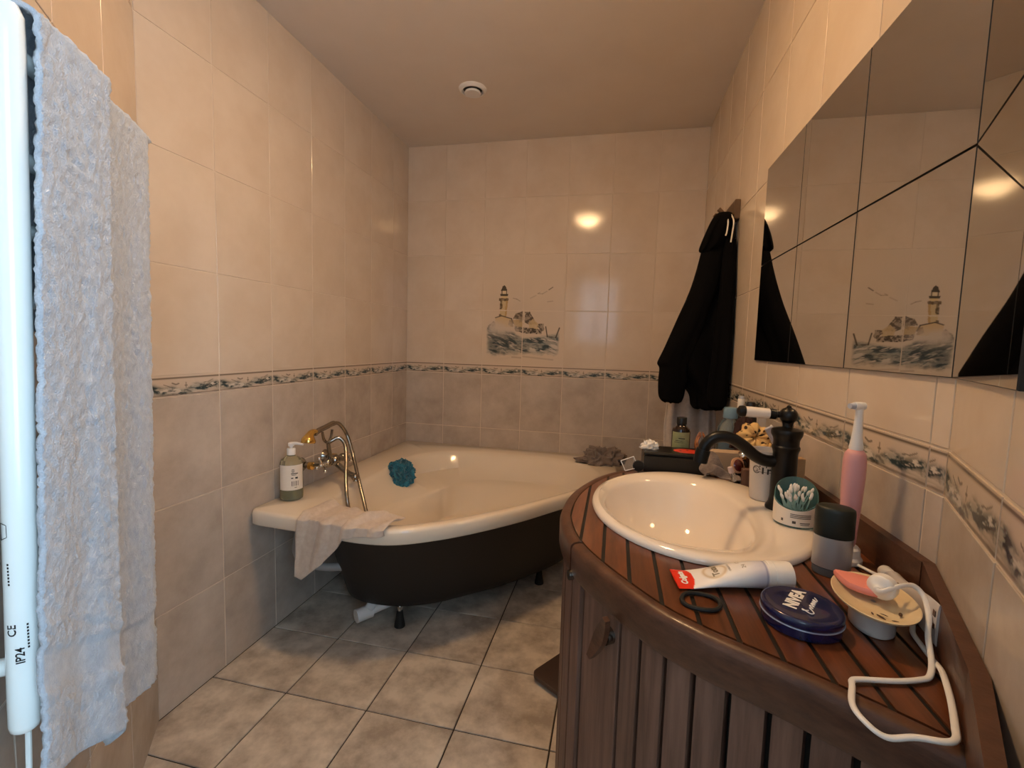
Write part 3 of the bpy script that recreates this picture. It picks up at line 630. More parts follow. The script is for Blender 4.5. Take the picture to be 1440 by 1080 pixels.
tag(obj('fleece_robe',garment([(1.70,.40,.43,2.13,.01),(1.60,.36,.436,2.14,.02),(1.3,.30,.436,2.15,.03),(1.0,.235,.436,2.15,.035),(.8,.225,.436,2.15,.04),(.6,.235,.436,2.15,.04),(.48,.25,.436,2.15,.036),(.47,.27,.42,2.15,.02)],3.3,.35,84,9),m_grey_robe,None,60),'pale grey fleece robe showing below the black jacket','robe')

# ---------------------------------------------------------------- vanity
H=.845
oc=[(.4395,1.545),(.34,1.52),(.25,1.485),(.13,1.41),(.05,1.33),(-.010,1.262),(-.056,1.17),(-.087,1.062),(-.097,.943),(-.086,.86),(-.062,.785),(-.020,.712),(.055,.615),(.106,.572),(.146,.547),(.196,.518),(.24,.490),(.285,.459),(.318,.432)]
OUT=[Vector((p.x,p.y,0)) for p in spline([(a,b,0) for a,b in oc],12)]
def inset(k,P=OUT):
    r=[]
    for i,p in enumerate(P):
        t_=(P[min(i+1,len(P)-1)]-P[max(i-1,0)]).normalized(); r.append(p+Vector((-t_.y,t_.x,0))*k)   # room for the inside: left of travel
    return r
INN=inset(.020)
wallB=lambda x:YA-(C-x)*math.cos(TB)/math.sin(TB)
def bounds(P):
    xs=np.array([p.x for p in P]); ys=np.array([p.y for p in P]); k=int(np.argmin(xs))
    lo=lambda x:max(float(np.interp(x,xs[k:],ys[k:])) if x<xs[-1] else -9, wallB(x)+.012 if x>.29 else -9)
    up=lambda x:float(np.interp(x,xs[:k+1][::-1],ys[:k+1][::-1]))
    return lo,up,float(xs[k])
SKC=(.178,1.0225); SKA,SKB=.215,.2675
def strip(mb,x0,x1,z0,z1,P,half=None):
    lo,up,xm=bounds(P); x0=max(x0,xm+.002); x1=min(x1,C-TH-.001)
    if x1-x0<.004: return
    xs=[x0+(x1-x0)*k/5 for k in range(6)]
    hole=lambda x:(SKB-.02)*math.sqrt(max(0,1-((x-SKC[0])/(SKA-.02))**2))
    if max(hole(x) for x in xs)>.02 :
        for hh,(a,b) in enumerate(((lo,lambda x:SKC[1]-hole(x)),(lambda x:SKC[1]+hole(x),up))):
            if half is not None and hh!=half: continue
            L=[(x,a(x)) for x in xs if b(x)-a(x)>.001]; U=[(x,b(x)) for x in xs if b(x)-a(x)>.001]
            if len(L)>1: mb.prism(L+U[::-1],z0,z1)
    elif not half: mb.prism([(x,lo(x)) for x in xs]+[(x,up(x)) for x in xs[::-1]],z0,z1)
van=thing('wooden_vanity',(.15,1.0,0),'dark teak vanity with a curved slatted front and a planked top','vanity')
edges=[-.085,-.046,-.005,.035,.076,.118,.158,.198,.238,.277,.313,.352,.392,.432,.4445]
mb=MB()
for a,b in zip(edges[:-1],edges[1:]): strip(mb,a,b,H-.028,H-.0022,INN)
obj('caulk_layer',mb,m_caulk,van,0)
for a,b in zip(edges[:-1],edges[1:]):
    for half in (0,1):
        mb=MB(); strip(mb,a+.0030,b-.0030,H-.022,H,inset(.0230),half)
        if mb.v: obj('plank',mb,m_woodtop,van,0)
def band(P,i0,i1,name,prof,m,parent,bev=False):
    rs=[]
    for i in range(i0,i1+1):
        t_=(P[min(i+1,len(P)-1)]-P[max(i-1,0)]).normalized(); nn=Vector((-t_.y,t_.x,0))
        rs.append([tuple(P[i]+nn*k+Vector((0,0,z))) for k,z in prof])
    return obj(name,MB().loft(rs),m,parent,40)
prof=[(.021,H-.055),(.021,H-.001),(.015,H+.001),(.006,H-.0005),(.0018,H-.004),(0,H-.010),(.000,H-.049),(.002,H-.054),(.008,H-.056)]
nO=len(OUT); arc=[0]
for a,b in zip(OUT[:-1],OUT[1:]): arc.append(arc[-1]+(b-a).length)
ksplit=min(range(nO),key=lambda k:(OUT[k]-Vector((-.060,.782,0))).length)
band(OUT,0,ksplit-1,'top_band',prof,m_woodband,van)
body=obj('carcass',MB().prism([tuple(p)[:2] for p in inset(.030)]+[(.40,.66),(.4385,.76)],.004,H-.19),m_caulk,van,0)
mbw=MB(); mbw.loft([[tuple(p+Vector((0,0,z))) for p in inset(.030)] for z in (H-.19,H-.03)],closed=False); obj('carcass_panel',mbw,m_caulk,van,0,fix=False)
door=band(OUT,ksplit,nO-1,'door',prof,m_woodband,van)
def slat(s0,s1,z0,z1,parent,ins=.010,th=.018,name='slat',m=None):
    pts=[]
    for s in np.linspace(s0,s1,4):
        k=min(range(nO-1),key=lambda i:abs((arc[i]+arc[i+1])/2-s)); 
        k=max(i for i in range(nO-1) if arc[i]<=s+1e-9); f=(s-arc[k])/(arc[k+1]-arc[k]); p=OUT[k].lerp(OUT[k+1],f); t_=(OUT[k+1]-OUT[k]).normalized(); nn=Vector((-t_.y,t_.x,0)); pts.append((p+nn*ins,p+nn*(ins+th)))
    poly=[tuple(a)[:2] for a,b in pts]+[tuple(b)[:2] for a,b in pts[::-1]]
    mb=MB(); mb.prism(poly,z0,z1); return obj(name,mb,m or m_woodside,parent,0)
sS=arc[ksplit]
def s_at(x,y): return arc[min(range(nO),key=lambda k:(OUT[k]-Vector((x,y,0))).length)]
# door: stile then slats whose joints match the front
slat(sS+.002,sS+.034,.05,H-.0565,door,.004,.024,'stile')
js=[sS+.036]; ref=[s_at(*p) for p in ((.020,.66),(.045,.628),(.076,.600),(.107,.572),(.141,.550),(.178,.529),(.211,.508))]
js+=[sS+.036+(ref[0]-sS-.036)*k/1 for k in (1,)]+ref[1:]
while js[-1]<arc[-1]-.02: js.append(min(js[-1]+.042,arc[-1]))
for a,b in zip(js[:-1],js[1:]):
    if b-a>.008: slat(a+.0038,b-.0038,.05,H-.0565,door)
s=sS-.003; 
slat(s-.030,s,.05,H-.0565,van,.004,.024,'stile'); s-=.030
while s>.02: slat(max(s-.040,0)+.0028,s-.0028,.05,H-.0565,van); s-=.040
# turn latch on the door and its keeper
p=Vector((.004,.682,0)); k=min(range(nO),key=lambda i:(OUT[i]-p).length); t_=(OUT[k+1]-OUT[k-1]).normalized(); nn=Vector((t_.y,-t_.x,0)); pl=OUT[k]-nn*.010
def latch(pl,nn,t_,z,ang,name,par,L=.044):
    up=Vector((0,0,1)); a=(t_*math.sin(ang)+up*math.cos(ang)); b=a.cross(nn)
    c=pl+Vector((0,0,z)); mb=MB().tube([tuple(c),tuple(c+nn*.012)],.0125,20); o1=obj('latch_washer',mb,m_oldchrome,par)
    o1['label']='pale metal washer'
    rs=[]
    for q in np.linspace(-1,1,13):
        w_=.011*(1-.62*abs(q)**1.4); cc=c+a*(L*q)+nn*(.014+.004*q*q)
        rs.append([tuple(cc+b*x+nn*y) for x,y in ((-w_,0),(w_,0),(w_,.009),(-w_,.009))])
    mb=MB().loft(rs); obj(name,mb,m_woodband,par,30)
latch(pl,nn,t_,.752,.42,'turn_latch',door)
p=Vector((-.0585,.776,0)); k=min(range(nO),key=lambda i:(OUT[i]-p).length); t2=(OUT[k+1]-OUT[k-1]).normalized(); n2=Vector((t2.y,-t2.x,0))
obj('latch_pin',MB().tube([tuple(OUT[k]-n2*.010+Vector((0,0,.79))),tuple(OUT[k]+n2*.004+Vector((0,0,.79)))],.0085,16),m_oldchrome,van)
# backsplash boards along the two walls
mb=MB().prism([(C-TH-.0008,1.40),(C-.0175,1.40),(C-.0175,YA+.004),(C-TH-.0008,YA+.001)][::-1],H,.901); obj('backsplash_board',mb,m_woodband,van,0)
dB=Vector((-math.sin(TB),-math.cos(TB),0)); nB=Vector((-math.cos(TB),math.sin(TB),0)); c0=Vector((C,YA,0))
q=[c0+nB*(TH+.001),c0+dB*.275+nB*(TH+.001),c0+dB*.42+nB*.022,c0+dB*.42+nB*.034,c0+dB*.27+nB*.017,c0+dB*.0+nB*.0165]
mb=MB(); P2=[tuple(v)[:2] for v in q]; mb.prism(P2,H,.901); 
obj('backsplash_board',mb,m_woodband,van,0)

# ---------------------------------------------------------------- sink and tap
snk=thing('oval_washbasin',(SKC[0],SKC[1],H),'white oval drop-in washbasin set into the planked vanity top','washbasin')
NS=96; TS=[2*math.pi*k/NS for k in range(NS)]
def oval(a,b,z,c=SKC,flat=0):
    r=[]
    for t_ in TS:
        x=a*math.cos(t_)
        if flat and x>0: x=a*flat*math.cos(t_)**.7
        r.append((c[0]+x,c[1]+b*math.sin(t_),z))
    return r
cb=(.148,1.018)
mb=MB().loft([oval(SKA-.012,SKB-.012,H-.001),oval(SKA-.001,SKB-.001,H+.001),oval(SKA,SKB,H+.006),oval(SKA-.004,SKB-.004,H+.0115),oval(SKA-.014,SKB-.014,H+.0145),
 oval(.188,.232,H+.0125,(.164,1.02),.80),oval(.168,.212,H+.008,(.156,1.02),.78),oval(.160,.203,H-.002,(.152,1.02),.78),oval(.148,.190,H-.030,cb,.80),oval(.132,.170,H-.070,cb,.82),oval(.105,.135,H-.105,cb,.86),oval(.065,.08,H-.125,cb,.92),oval(.025,.025,H-.131,cb,1)],cap0=False)
obj('basin',mb,m_ceramic,snk,60)
obj('drain',MB().lathe([(.021,-.1305),(.021,-.127),(.012,-.126),(.002,-.125)],(cb[0],cb[1],H),24),m_chrome,snk)
fx,fy,fz=.354,1.052,H+.0135
t=thing('black_basin_tap',(fx,fy,fz),'tall black basin tap with curved spout and white lever on the washbasin edge','tap')
obj('tap_body',MB().lathe([(.0305,-.002),(.031,.003),(.0285,.007),(.0255,.013),(.0237,.025),(.0232,.118),(.0245,.124),(.0262,.128),(.0262,.132),(.0240,.135),(.0240,.145),(.0255,.150),(.0288,.157),(.0295,.163),(.0285,.168),(.020,.171),(.010,.173)],(fx,fy,fz),40),m_blackmetal,t)
sp=[(fx-.010,fy,fz+.100),(fx-.035,fy,fz+.099),(fx-.058,fy-.001,fz+.108),(fx-.088,fy-.002,fz+.132),(fx-.115,fy-.003,fz+.144),(fx-.140,fy-.003,fz+.141),(fx-.156,fy-.003,fz+.126),(fx-.162,fy-.003,fz+.108)]
spt=obj('spout',MB().tube(spline(sp,7),[.0125]*40+[.0120]*10,18),m_blackmetal,t)
obj('outlet',MB().tube([(fx-.1605,fy-.003,fz+.114),(fx-.163,fy-.003,fz+.104),(fx-.166,fy-.003,fz+.086)],[.0145,.0148,.0145],20),m_blackmetal,spt)
hz=fz+.197
obj('lever_ball',MB().lathe([(.012,-.030),(.0095,-.022),(.011,-.014)],(fx,fy,hz),20).ball((fx,fy,hz),.0175,18).lathe([(.006,.014),(.004,.020),(.001,.022)],(fx,fy,hz),12),m_blackmetal,t)
lv=obj('lever',MB().tube([(fx-.012,fy,hz+.001),(fx-.022,fy,hz+.001),(fx-.024,fy,hz+.001),(fx-.036,fy,hz+.002)],[.0065,.0065,.0105,.0112],16),m_blackmetal,t)
obj('lever_end',MB().tube([(fx-.083,fy-.001,hz+.004),(fx-.089,fy-.001,hz+.004),(fx-.095,fy-.001,hz+.0045),(fx-.099,fy-.001,hz+.0045)],[.0112,.0125,.011,.005],16),m_blackmetal,lv)
o=obj('lever_sleeve',MB().tube([(fx-.035,fy,hz+.002),(fx-.037,fy,hz+.002),(fx-.060,fy,hz+.003),(fx-.083,fy-.001,hz+.004)],[.009,.0108,.0112,.0112],18),m_ceramic,lv); o['label']='white porcelain lever sleeve'

# ---------------------------------------------------------------- things on the vanity top
def circle_text(mb,M,txt,size,bold=0,shear=0):
    tm=text_mb(txt,size,.0001,bold,shear=shear); mb.add([tuple(M@Vector(p)) for p in tm.v],tm.f)
# frosted cup behind the tap
c=(.336,1.112,H+.0135); m_frost=mat('frosted_plastic',(.86,.80,.74),.35,trans=.25)
t=thing('frosted_cup',c,'frosted pale cup with grey lettering standing behind the black basin tap','cup')
obj('cup_body',MB().lathe([(.004,0),(.026,0),(.0285,.003),(.033,.108),(.0335,.112),(.031,.112),(.027,.006),(.003,.004)],c,36,cap=False),m_frost,t,60)
m_gink=mat('grey_print',srgb('#4a4640'),.6); mb=MB(); a0=math.atan2(-c[1],-c[0])
tm=text_mb('Tri',.024,.0001,.0006); zc=.070; rr=.0320
mb.add([(c[0]+rr*math.cos(a0+.10+p[0]/rr),c[1]+rr*math.sin(a0+.10+p[0]/rr),c[2]+zc+p[1]*1.0) for p in tm.v],tm.f)
for k,(r1,cx) in enumerate(((.0085,-.021),(.0052,-.023),(.0026,-.019))):
    for q in range(20):
        b0,b1=[2*math.pi*(q+e)/22+k for e in (0,1)]
        P4=[(cx+r1*math.cos(b)*f,r1*math.sin(b)*f) for b,f in ((b0,1),(b1,1),(b1,.82),(b0,.82))]
        mb.add([(c[0]+rr*math.cos(a0+.10+x/rr),c[1]+rr*math.sin(a0+.10+x/rr),c[2]+zc+y) for x,y in P4],[(0,1,2,3)])
pbar(mb,c,.0322,a0+.1,.066,.045,.0008)
obj('lettering',mb,m_gink,t,0,fix=False)
# cotton bud drum
c=(.350,.968,H+.0135); m_tealp=mat('translucent_teal_plastic',(.28,.52,.52),.15,trans=.75,ior=1.3); m_cotton=mat('white_cotton',srgb('#efe9e0'),.95,bump=.3,bscale=600); m_stick=mat('pale_teal_stick',srgb('#a9c9c2'),.5)
t=thing('cotton_bud_drum',c,'open teal plastic drum of cotton buds on the washbasin edge','cotton buds')
af=math.atan2(-c[1],-c[0]); n=48
def rim(r,lo): return [(c[0]+r*math.cos(2*math.pi*k/n),c[1]+r*math.sin(2*math.pi*k/n),c[2]+lo(math.cos(2*math.pi*k/n-af))) for k in range(n)]
top=lambda q:.052-.016*max(0,q)+.030*max(0,-q)**.7
obj('drum',MB().loft([rim(.010,lambda q:.0005),rim(.035,lambda q:.0005),rim(.0365,lambda q:.003),rim(.0365,top),rim(.0352,lambda q:top(q)),rim(.0348,lambda q:.004),rim(.01,lambda q:.003)],cap0=True),m_tealp,t,50)
obj('label',MB().grid(lambda u,v:(c[0]+.0368*math.cos(af-1.45+2.55*u),c[1]+.0368*math.sin(af-1.45+2.55*u),c[2]+.004+v*(top(math.cos(-1.45+2.55*u))-.006)),24,2),m_label,t)
mb=MB()
for k in range(3): pbar(mb,c,.0371,af+.30,.027-.003*k,.036,.0014)
pbar(mb,c,.0371,af-.55,.013,.004,.005); pbar(mb,c,.0371,af+.0,.012,.006,.005); pbar(mb,c,.0371,af+.5,.012,.018,.0016); pbar(mb,c,.0371,af+.5,.009,.016,.0012)
obj('label_print',mb,m_gink,t,0,fix=False)
for k in range(30):
    a=random.random()*6.28; r=.030*math.sqrt(random.random()); p0=Vector((c[0]+.6*r*math.cos(a+1),c[1]+.6*r*math.sin(a+1),c[2]+.006)); p1=Vector((c[0]+r*math.cos(a),c[1]+r*math.sin(a),c[2]+.050+.012*random.random()+ .010*(1-math.cos(a-af))*.5))
    o=obj('cotton_bud',MB().tube([tuple(p0),tuple(p1)],.0011,6),m_stick,t)
    d=(p1-p0).normalized(); obj('bud_tip',MB().tube([tuple(p1-d*.006+d*.0028*q) for q in range(5)],[.0012,.0025,.0028,.0024,.0010],8),m_cotton,o)
# deodorant
c=(.340,.785,H); m_dgreen=mat('dark_green_cap',srgb('#141c18'),.45); m_silver=mat('satin_silver_plastic',srgb('#b0aeae'),.36,.55); m_greyp=mat('grey_plastic',srgb('#5f6062'),.4)
t=thing('deodorant_stick',c,'silver deodorant stick with dark green cap beside the soap dish','deodorant'); kw=dict(seg=48,sx=.84,sy=.62,rz=math.radians(-20))
obj('stick_body',MB().lathe([(.028,.013),(.0305,.0135),(.0308,.016),(.0308,.061)],c,**kw),m_silver,t)
obj('turning_base',MB().lathe([(.026,0),(.0285,.001),(.0295,.004),(.0295,.0118),(.028,.0125)],c,**kw),m_greyp,t)
obj('cap',MB().lathe([(.0308,.0615),(.0315,.063),(.0312,.100),(.0300,.1055),(.026,.1075),(.012,.109),(.002,.1095)],c,**kw),m_dgreen,t,50)
# electric toothbrush on its charger
c=(.387,.845,H); m_pink=mat('pink_plastic',srgb('#d69c9c'),.45); m_bristle=mat('blue_bristles',srgb('#b9bdc9'),.8)
ch=thing('toothbrush_charger',c,'white toothbrush charging base with a long white lead and plug','charger')
obj('charger_base',MB().lathe([(.020,0),(.0215,.002),(.0215,.008),(.0185,.012),(.0175,.024),(.015,.027),(.006,.0275)],c,36,sx=1,sy=1.2),m_white,ch)
cb1=[(.394,.822,H+.004),(.402,.803,H+.004),(.409,.780,H+.005),(.405,.752,H+.004),(.395,.70,H+.004),(.380,.655,H+.004),(.369,.633,H+.004),(.364,.608,H+.004),(.359,.582,H+.005),(.352,.556,H+.010),(.341,.530,H+.014),(.325,.494,H+.014),(.309,.462,H+.012),(.302,.450,H+.011),(.292,.446,H+.010),(.272,.449,H+.007),(.250,.448,H+.003),(.238,.458,H+.006),(.236,.478,H+.007),(.249,.508,H+.005),(.253,.5175,H+.005),(.262,.523,H+.0045),(.30,.531,H+.004),(.326,.540,H+.004),(.338,.547,H+.005),(.350,.566,H+.010),(.362,.595,H+.022),(.374,.618,H+.036),(.378,.636,H+.050),(.370,.642,H+.059),(.354,.636,H+.060),(.338,.630,H+.056),(.330,.629,H+.053),(.3275,.633,H+.052)]
obj('charger_lead',MB().tube(spline(cb1,8),.0031,10,flat=.72),m_white,ch,60)
pl_=obj('plug',MB().tube(spline([(.3272,.632,H+.052),(.331,.637,H+.052),(.336,.642,H+.0525),(.342,.648,H+.053)],5),[.0045,.005,.0055,.0065,.008,.010,.012,.0135,.0148,.0155,.0155,.0155,.0155,.0155,.0155,.0152],22),m_white,ch,60)
for q in (-.009,.009): obj('plug_pin',MB().tube([(.341-q*.7,.647+q*.7,H+.053),(.353-q*.7,.660+q*.7,H+.054)],.0022,10),m_chrome,pl_)
c=(c[0],c[1],c[2]+.0278)
t=thing('electric_toothbrush',c,'pink electric toothbrush with white brush head standing on its charger','toothbrush')
obj('handle',MB().lathe([(.007,-.006),(.0095,-.002),(.0115,.006),(.0125,.03),(.0152,.085),(.0162,.115),(.0160,.140),(.0145,.152),(.0100,.159)],c,32),m_pink,t,60)
br=obj('brush_neck',MB().lathe([(.0095,.158),(.0100,.163),(.0085,.172),(.0068,.19),(.0056,.215),(.0054,.226)],c,24).tube([(c[0]+.007,c[1]+.003,c[2]+.230),(c[0]-.004,c[1]-.001,c[2]+.230),(c[0]-.009,c[1]-.003,c[2]+.230)],[.0062,.0068,.0064],18).ball((c[0],c[1],c[2]+.229),.0062,12),m_white,t)
obj('bristles',MB().tube([(c[0]-.009,c[1]-.003,c[2]+.230),(c[0]-.017,c[1]-.006,c[2]+.230)],[.0048,.0044],14),m_bristle,br)
# toothpaste tube: lofted from crimp to round cap, printed
pA=Vector((.099,.694,H+.0035)); pB=Vector((.246,.7125,H+.0035)); ax=(pB-pA); Lp=ax.length; ax.normalize(); sd=Vector((-ax.y,ax.x,0)); up=Vector((0,0,1))
def tpoint(u,a):
    r=.0195; hw=.0285*(1-u)+r*u; hz=.0012+(.0185-.0012)*float(sm(.0,1.0,np.array(u)))**.8
    cz=max(hz-.003,0)+.0004; return pA+ax*(Lp*.86*u)+sd*(hw*math.cos(a))+up*(cz+hz*math.sin(a))
nu,na=120,64; V=[tuple(tpoint(i/(nu-1),2*math.pi*k/na)) for i in range(nu) for k in range(na)]
Fq=[(i*na+k,i*na+(k+1)%na,(i+1)*na+(k+1)%na,(i+1)*na+k) for i in range(nu-1) for k in range(na)]
UU=np.repeat(np.linspace(0,1,nu),na); AA=np.tile(np.arange(na)*2*np.pi/na,nu); W_=np.cos(AA); topm=(np.sin(AA)>-.2)
cols=np.ones((nu*na,3))*np.array(srgb('#ece7e3'))
red=(UU<.21-.05*W_**2); cols[red]=srgb('#e2341d')
d2=np.hypot((UU-.44)/.115,(W_)/.62); ringm=np.exp(-((d2-1)/.16)**2)*topm; cols=cols*(1-.7*ringm[:,None])+np.array(srgb('#c0a472'))*.7*ringm[:,None]
inn=(d2<.85)*topm; cols=cols*(1-.25*inn[:,None])+np.array(srgb('#d9c7a3'))*.25*inn[:,None]
lav=sm(.70,.95,UU)*sm(.99,.96,UU)*.55; cols=cols*(1-lav[:,None])+np.array(srgb('#aeb2cf'))*lav[:,None]
sw=np.exp(-((UU-.965)/.012)**2); cols=cols*(1-sw[:,None]*.7)+np.array(srgb('#8084a8'))*.7*sw[:,None]
t=thing('toothpaste_tube',tuple((pA+pB)/2),'white toothpaste tube with red end lying in front of the washbasin','toothpaste')
mb=MB(); mb.add(V,Fq); me=mb.mesh('tube_body',[mat('dummy_glossy_plastic',(1,1,1),.25)],40,tuple(t.location)); me.materials.clear()
at=me.color_attributes.new('print','FLOAT_COLOR','POINT'); buf=np.ones((nu*na,4)); buf[:,:3]=cols; at.data.foreach_set('color',buf.ravel()); me.materials.append(print_mat('printed_tube_plastic',.25))
o=bpy.data.objects.new('tube_body',me); COL.objects.link(o); o.parent=t
cpc=pA+ax*(Lp*.86)+up*.0165
cp=[(0,.0188),(.001,.0192),(.008,.0192),(.0085,.0196),(.030,.0200),(.0325,.0195),(.033,.0180)]
obj('flip_cap',MB().tube([tuple(cpc+ax*a) for a,_ in cp],[r for _,r in cp],40),m_white,t)
def onsurf(mb,txt,size,u0,w0,rot,bold=0,shear=0,k=1):
    tm=text_mb(txt,size,0,bold,shear=shear); v=[]
    for p in tm.v:
        x,y=(p[0]*math.cos(rot)-p[1]*math.sin(rot),p[0]*math.sin(rot)+p[1]*math.cos(rot)); u=u0+x/(Lp*.86); uc=min(max(u,0.001),.999); hw=.0285*(1-uc)+.0195*uc
        cw=max(-.98,min(.98,w0+y/hw)); a=math.acos(cw); q=tpoint(uc,a)+up*.00035; v.append(tuple(q))
    mb.add(v,tm.f)
mb=MB(); onsurf(mb,'Colgate',.0116,.095,0,math.pi/2,.0006,.25); obj('brand_lettering',mb,m_white,t,0,fix=False)
mb=MB(); onsurf(mb,'Total',.0125,.44,0,math.pi/2,.0004); onsurf(mb,'ORIGINAL',.0042,.59,.0,math.pi/2); onsurf(mb,'12h',.0075,.70,.35,math.pi/2); onsurf(mb,'24',.0080,.74,-.25,math.pi/2); obj('small_lettering',mb,mat('gold_grey_print',srgb('#7f745f'),.4),t,0,fix=False)
# blue cream tin
c=(.243,.627,H); TK=.85; m_navy=mat('navy_lacquer',srgb('#10163f'),.22,coat=.6,c2=srgb('#131a48'),scale=30); m_rimw=mat('pale_lacquer_rim',srgb('#b9c2d8'),.25,.4)
t=thing('cream_tin',c,'round navy blue cream tin with white lettering on the vanity top','tin')
obj('tin_base',MB().lathe([(.050*TK,0),(.052*TK,.0015),(.0523*TK,.004),(.0523*TK,.0135)],c,72),m_navy,t)
obj('lid',MB().lathe([(r_*TK,z_) for r_,z_ in ((.0530,.0142),(.0538,.015),(.0538,.0225),(.0525,.0248),(.0495,.0258),(.047,.0252),(.030,.0262),(.002,.0268))],c,72),m_navy,t,50)
obj('lid_edge',MB().lathe([(r_*TK,z_) for r_,z_ in ((.0525,.0132),(.0544,.0132),(.0547,.0138),(.0544,.0146),(.0525,.0146))],c,72),m_rimw,t)
mb=MB(); dx=(Vector((.032,.054,0))).normalized(); Mt=frame((c[0]-.005,c[1]+.007,c[2]+.0270),dx,(-dx.y,dx.x,0))
circle_text(mb,Mt,'NIVEA',.0195,.0010)
cr=[(-.020,-.0185),(-.0235,-.0135),(-.021,-.012),(-.0235,-.0165),(-.026,-.022),(-.022,-.0245),(-.016,-.021),(-.012,-.018),(-.011,-.0215),(-.008,-.018),(-.005,-.017),(-.0055,-.0215),(-.002,-.019),(.001,-.017),(.000,-.0215),(.003,-.0175),(.0045,-.0212),(.0075,-.0172),(.009,-.0212),(.012,-.0175),(.0135,-.0172),(.0115,-.0205),(.014,-.0215),(.020,-.0175)]
mb.tube([tuple(Mt@Vector((p.x*1.0,p.y,.0004))) for p in spline([(a,b,0) for a,b in cr],5)],.0007,5)
obj('lettering',mb,m_white,t,0,fix=False)
# hair tie
c=(.127,.640,H+.003); mb=MB(); mb.tube([(c[0]+.0245*math.cos(a)*(1+.05*math.sin(2*a)),c[1]+.0215*math.sin(a),c[2]+.0006*math.sin(3*a)) for a in [2*math.pi*k/40 for k in range(41)]],.0030,8,cap=False)
tag(obj('hair_tie',mb,m_rubber),'black elastic hair tie lying in front of the toothpaste tube','hair tie')
# soap dish, pink pad
c=(.331,.647,H); DK=.82; m_cream=mat('cream_stoneware',srgb('#d8c39b'),.3,c2=srgb('#e2d0ac'),scale=14,coat=.2); m_foot=mat('grey_white_glaze',srgb('#c4c0bd'),.3)
t=thing('soap_dish',c,'cream pedestal soap dish holding a pink pad and the white plug','soap dish')
rzd=math.radians(77)
obj('dish_plate',MB().lathe([(r_*DK,z_) for r_,z_ in ((.004,.0285),(.030,.0275),(.050,.029),(.062,.0335),(.0665,.0365),(.0675,.0385),(.0655,.0390),(.058,.0358),(.045,.0325),(.028,.0312),(.004,.0312))],c,64,sx=1.2,sy=.80,rz=rzd,cap=False),m_cream,t,50)
obj('foot',MB().lathe([(r_*DK,z_) for r_,z_ in ((.034,0),(.036,.0015),(.036,.006),(.036,.020),(.042,.0285))],c,48,sx=1.2,sy=.80,rz=rzd),m_foot,t,50)
mb=MB()
for a,b,s_ in ((-.014,-.046,.0045),(-.008,-.040,.003),(-.020,-.040,.0025),(-.002,-.052,.003),(.012,-.034,.004)):
    mb.lathe([(s_,.0345),(s_*.5,.0349),(.0003,.035)],(c[0]+a,c[1]+b+.0,c[2]+.0005),9,sx=1.4,sy=.5,rz=a*90)
obj('soap_stain',mb,mat('brown_soap_stain',srgb('#4a3220'),.6),t)
m_pinkpad=mat('soft_pink_pad',srgb('#e08a7d'),.6,bump=.1,bscale=500)
dr=[]; M0=Vector((.325,.668,H+.0425)); pa=(Vector((.308,.686,0))-Vector((.340,.640,0))).normalized(); pb=Vector((-pa.y,pa.x,0))
def drop(k): 
    r=[]
    for q in range(40):
        a=2*math.pi*q/40; x=math.cos(a); w_=math.sin(a)*(1-.45*max(0,x)**1.0*1.0)*(1 if x<.0 else (1-x*x*.35))
        p=M0+pa*(.034*x*k)+pb*(.0225*w_*k); r.append(p)
    return r
def dz(rs,z,tilt=-.03): return [(p.x,p.y,p.z+z+tilt*((p-M0).dot(pa))) for p in rs]
t=tag(obj('pink_pad',MB().loft([dz(drop(.93),-.0035),dz(drop(1),-.001),dz(drop(1),.0025),dz(drop(.95),.0048),dz(drop(.6),.006),dz(drop(.1),.0065)]),m_pinkpad,None,50),'salmon pink teardrop cleansing pad lying on the cream soap dish','cosmetic pad')
# squeezed tube against the backsplash
qa=Vector((.413,.785,H+.010)); qb=Vector((.381,.605,H+.018)); ax2=(qb-qa); L2_=ax2.length; ax2.normalize(); s2=Vector((-ax2.y,ax2.x,0)); m_tubew=mat('white_soft_tube',srgb('#cfc8c6'),.35,trans=.1)
t=thing('cosmetic_tube',tuple((qa+qb)/2),'squeezed white cosmetic tube lying between the soap dish and backsplash','tube')
rs=[]
for k in range(26):
    u=k/25; f=float(sm(0,1,np.array(u))); w_=.0125*(1-f)+.0022*f; h_=.0125*(1-f)+.025*f
    rs.append([tuple(qa+ax2*(L2_*(.16+.84*u))+s2*(w_*math.cos(a)-.004*f)+Vector((0,0,1))*(h_*math.sin(a)+.009*f+.004)) for a in [2*math.pi*q/28 for q in range(28)]])
obj('tube_body',MB().loft(rs),m_tubew,t,60)
obj('screw_cap',MB().tube([tuple(qa+Vector((0,0,.004))+ax2*x) for x in (-.004,0,.022,.026)],[.007,.0095,.0105,.010],24),m_white,t)
mb=MB()
for a,b,w_,h_ in ((.30,.004,.010,.004),(.36,.001,.008,.003),(.46,.004,.006,.0025)):
    p=qa+ax2*(L2_*a)-s2*(-.0128+.009*a)*-1+Vector((0,0,.012)); mb.box(tuple(p+s2*0),(.004,.0006,.003),math.atan2(ax2.y,ax2.x))
e0=qb-s2*.0066
for z,hh,mm in ((.012,.007,0),(-.003,.006,0)): mb.box(tuple(e0-ax2*.006+Vector((0,0,.013+z))),(.006,.0006,hh),math.atan2(ax2.y,ax2.x))
obj('crimp_marks',mb,mat('brown_print',srgb('#4b3129'),.5),t,0)
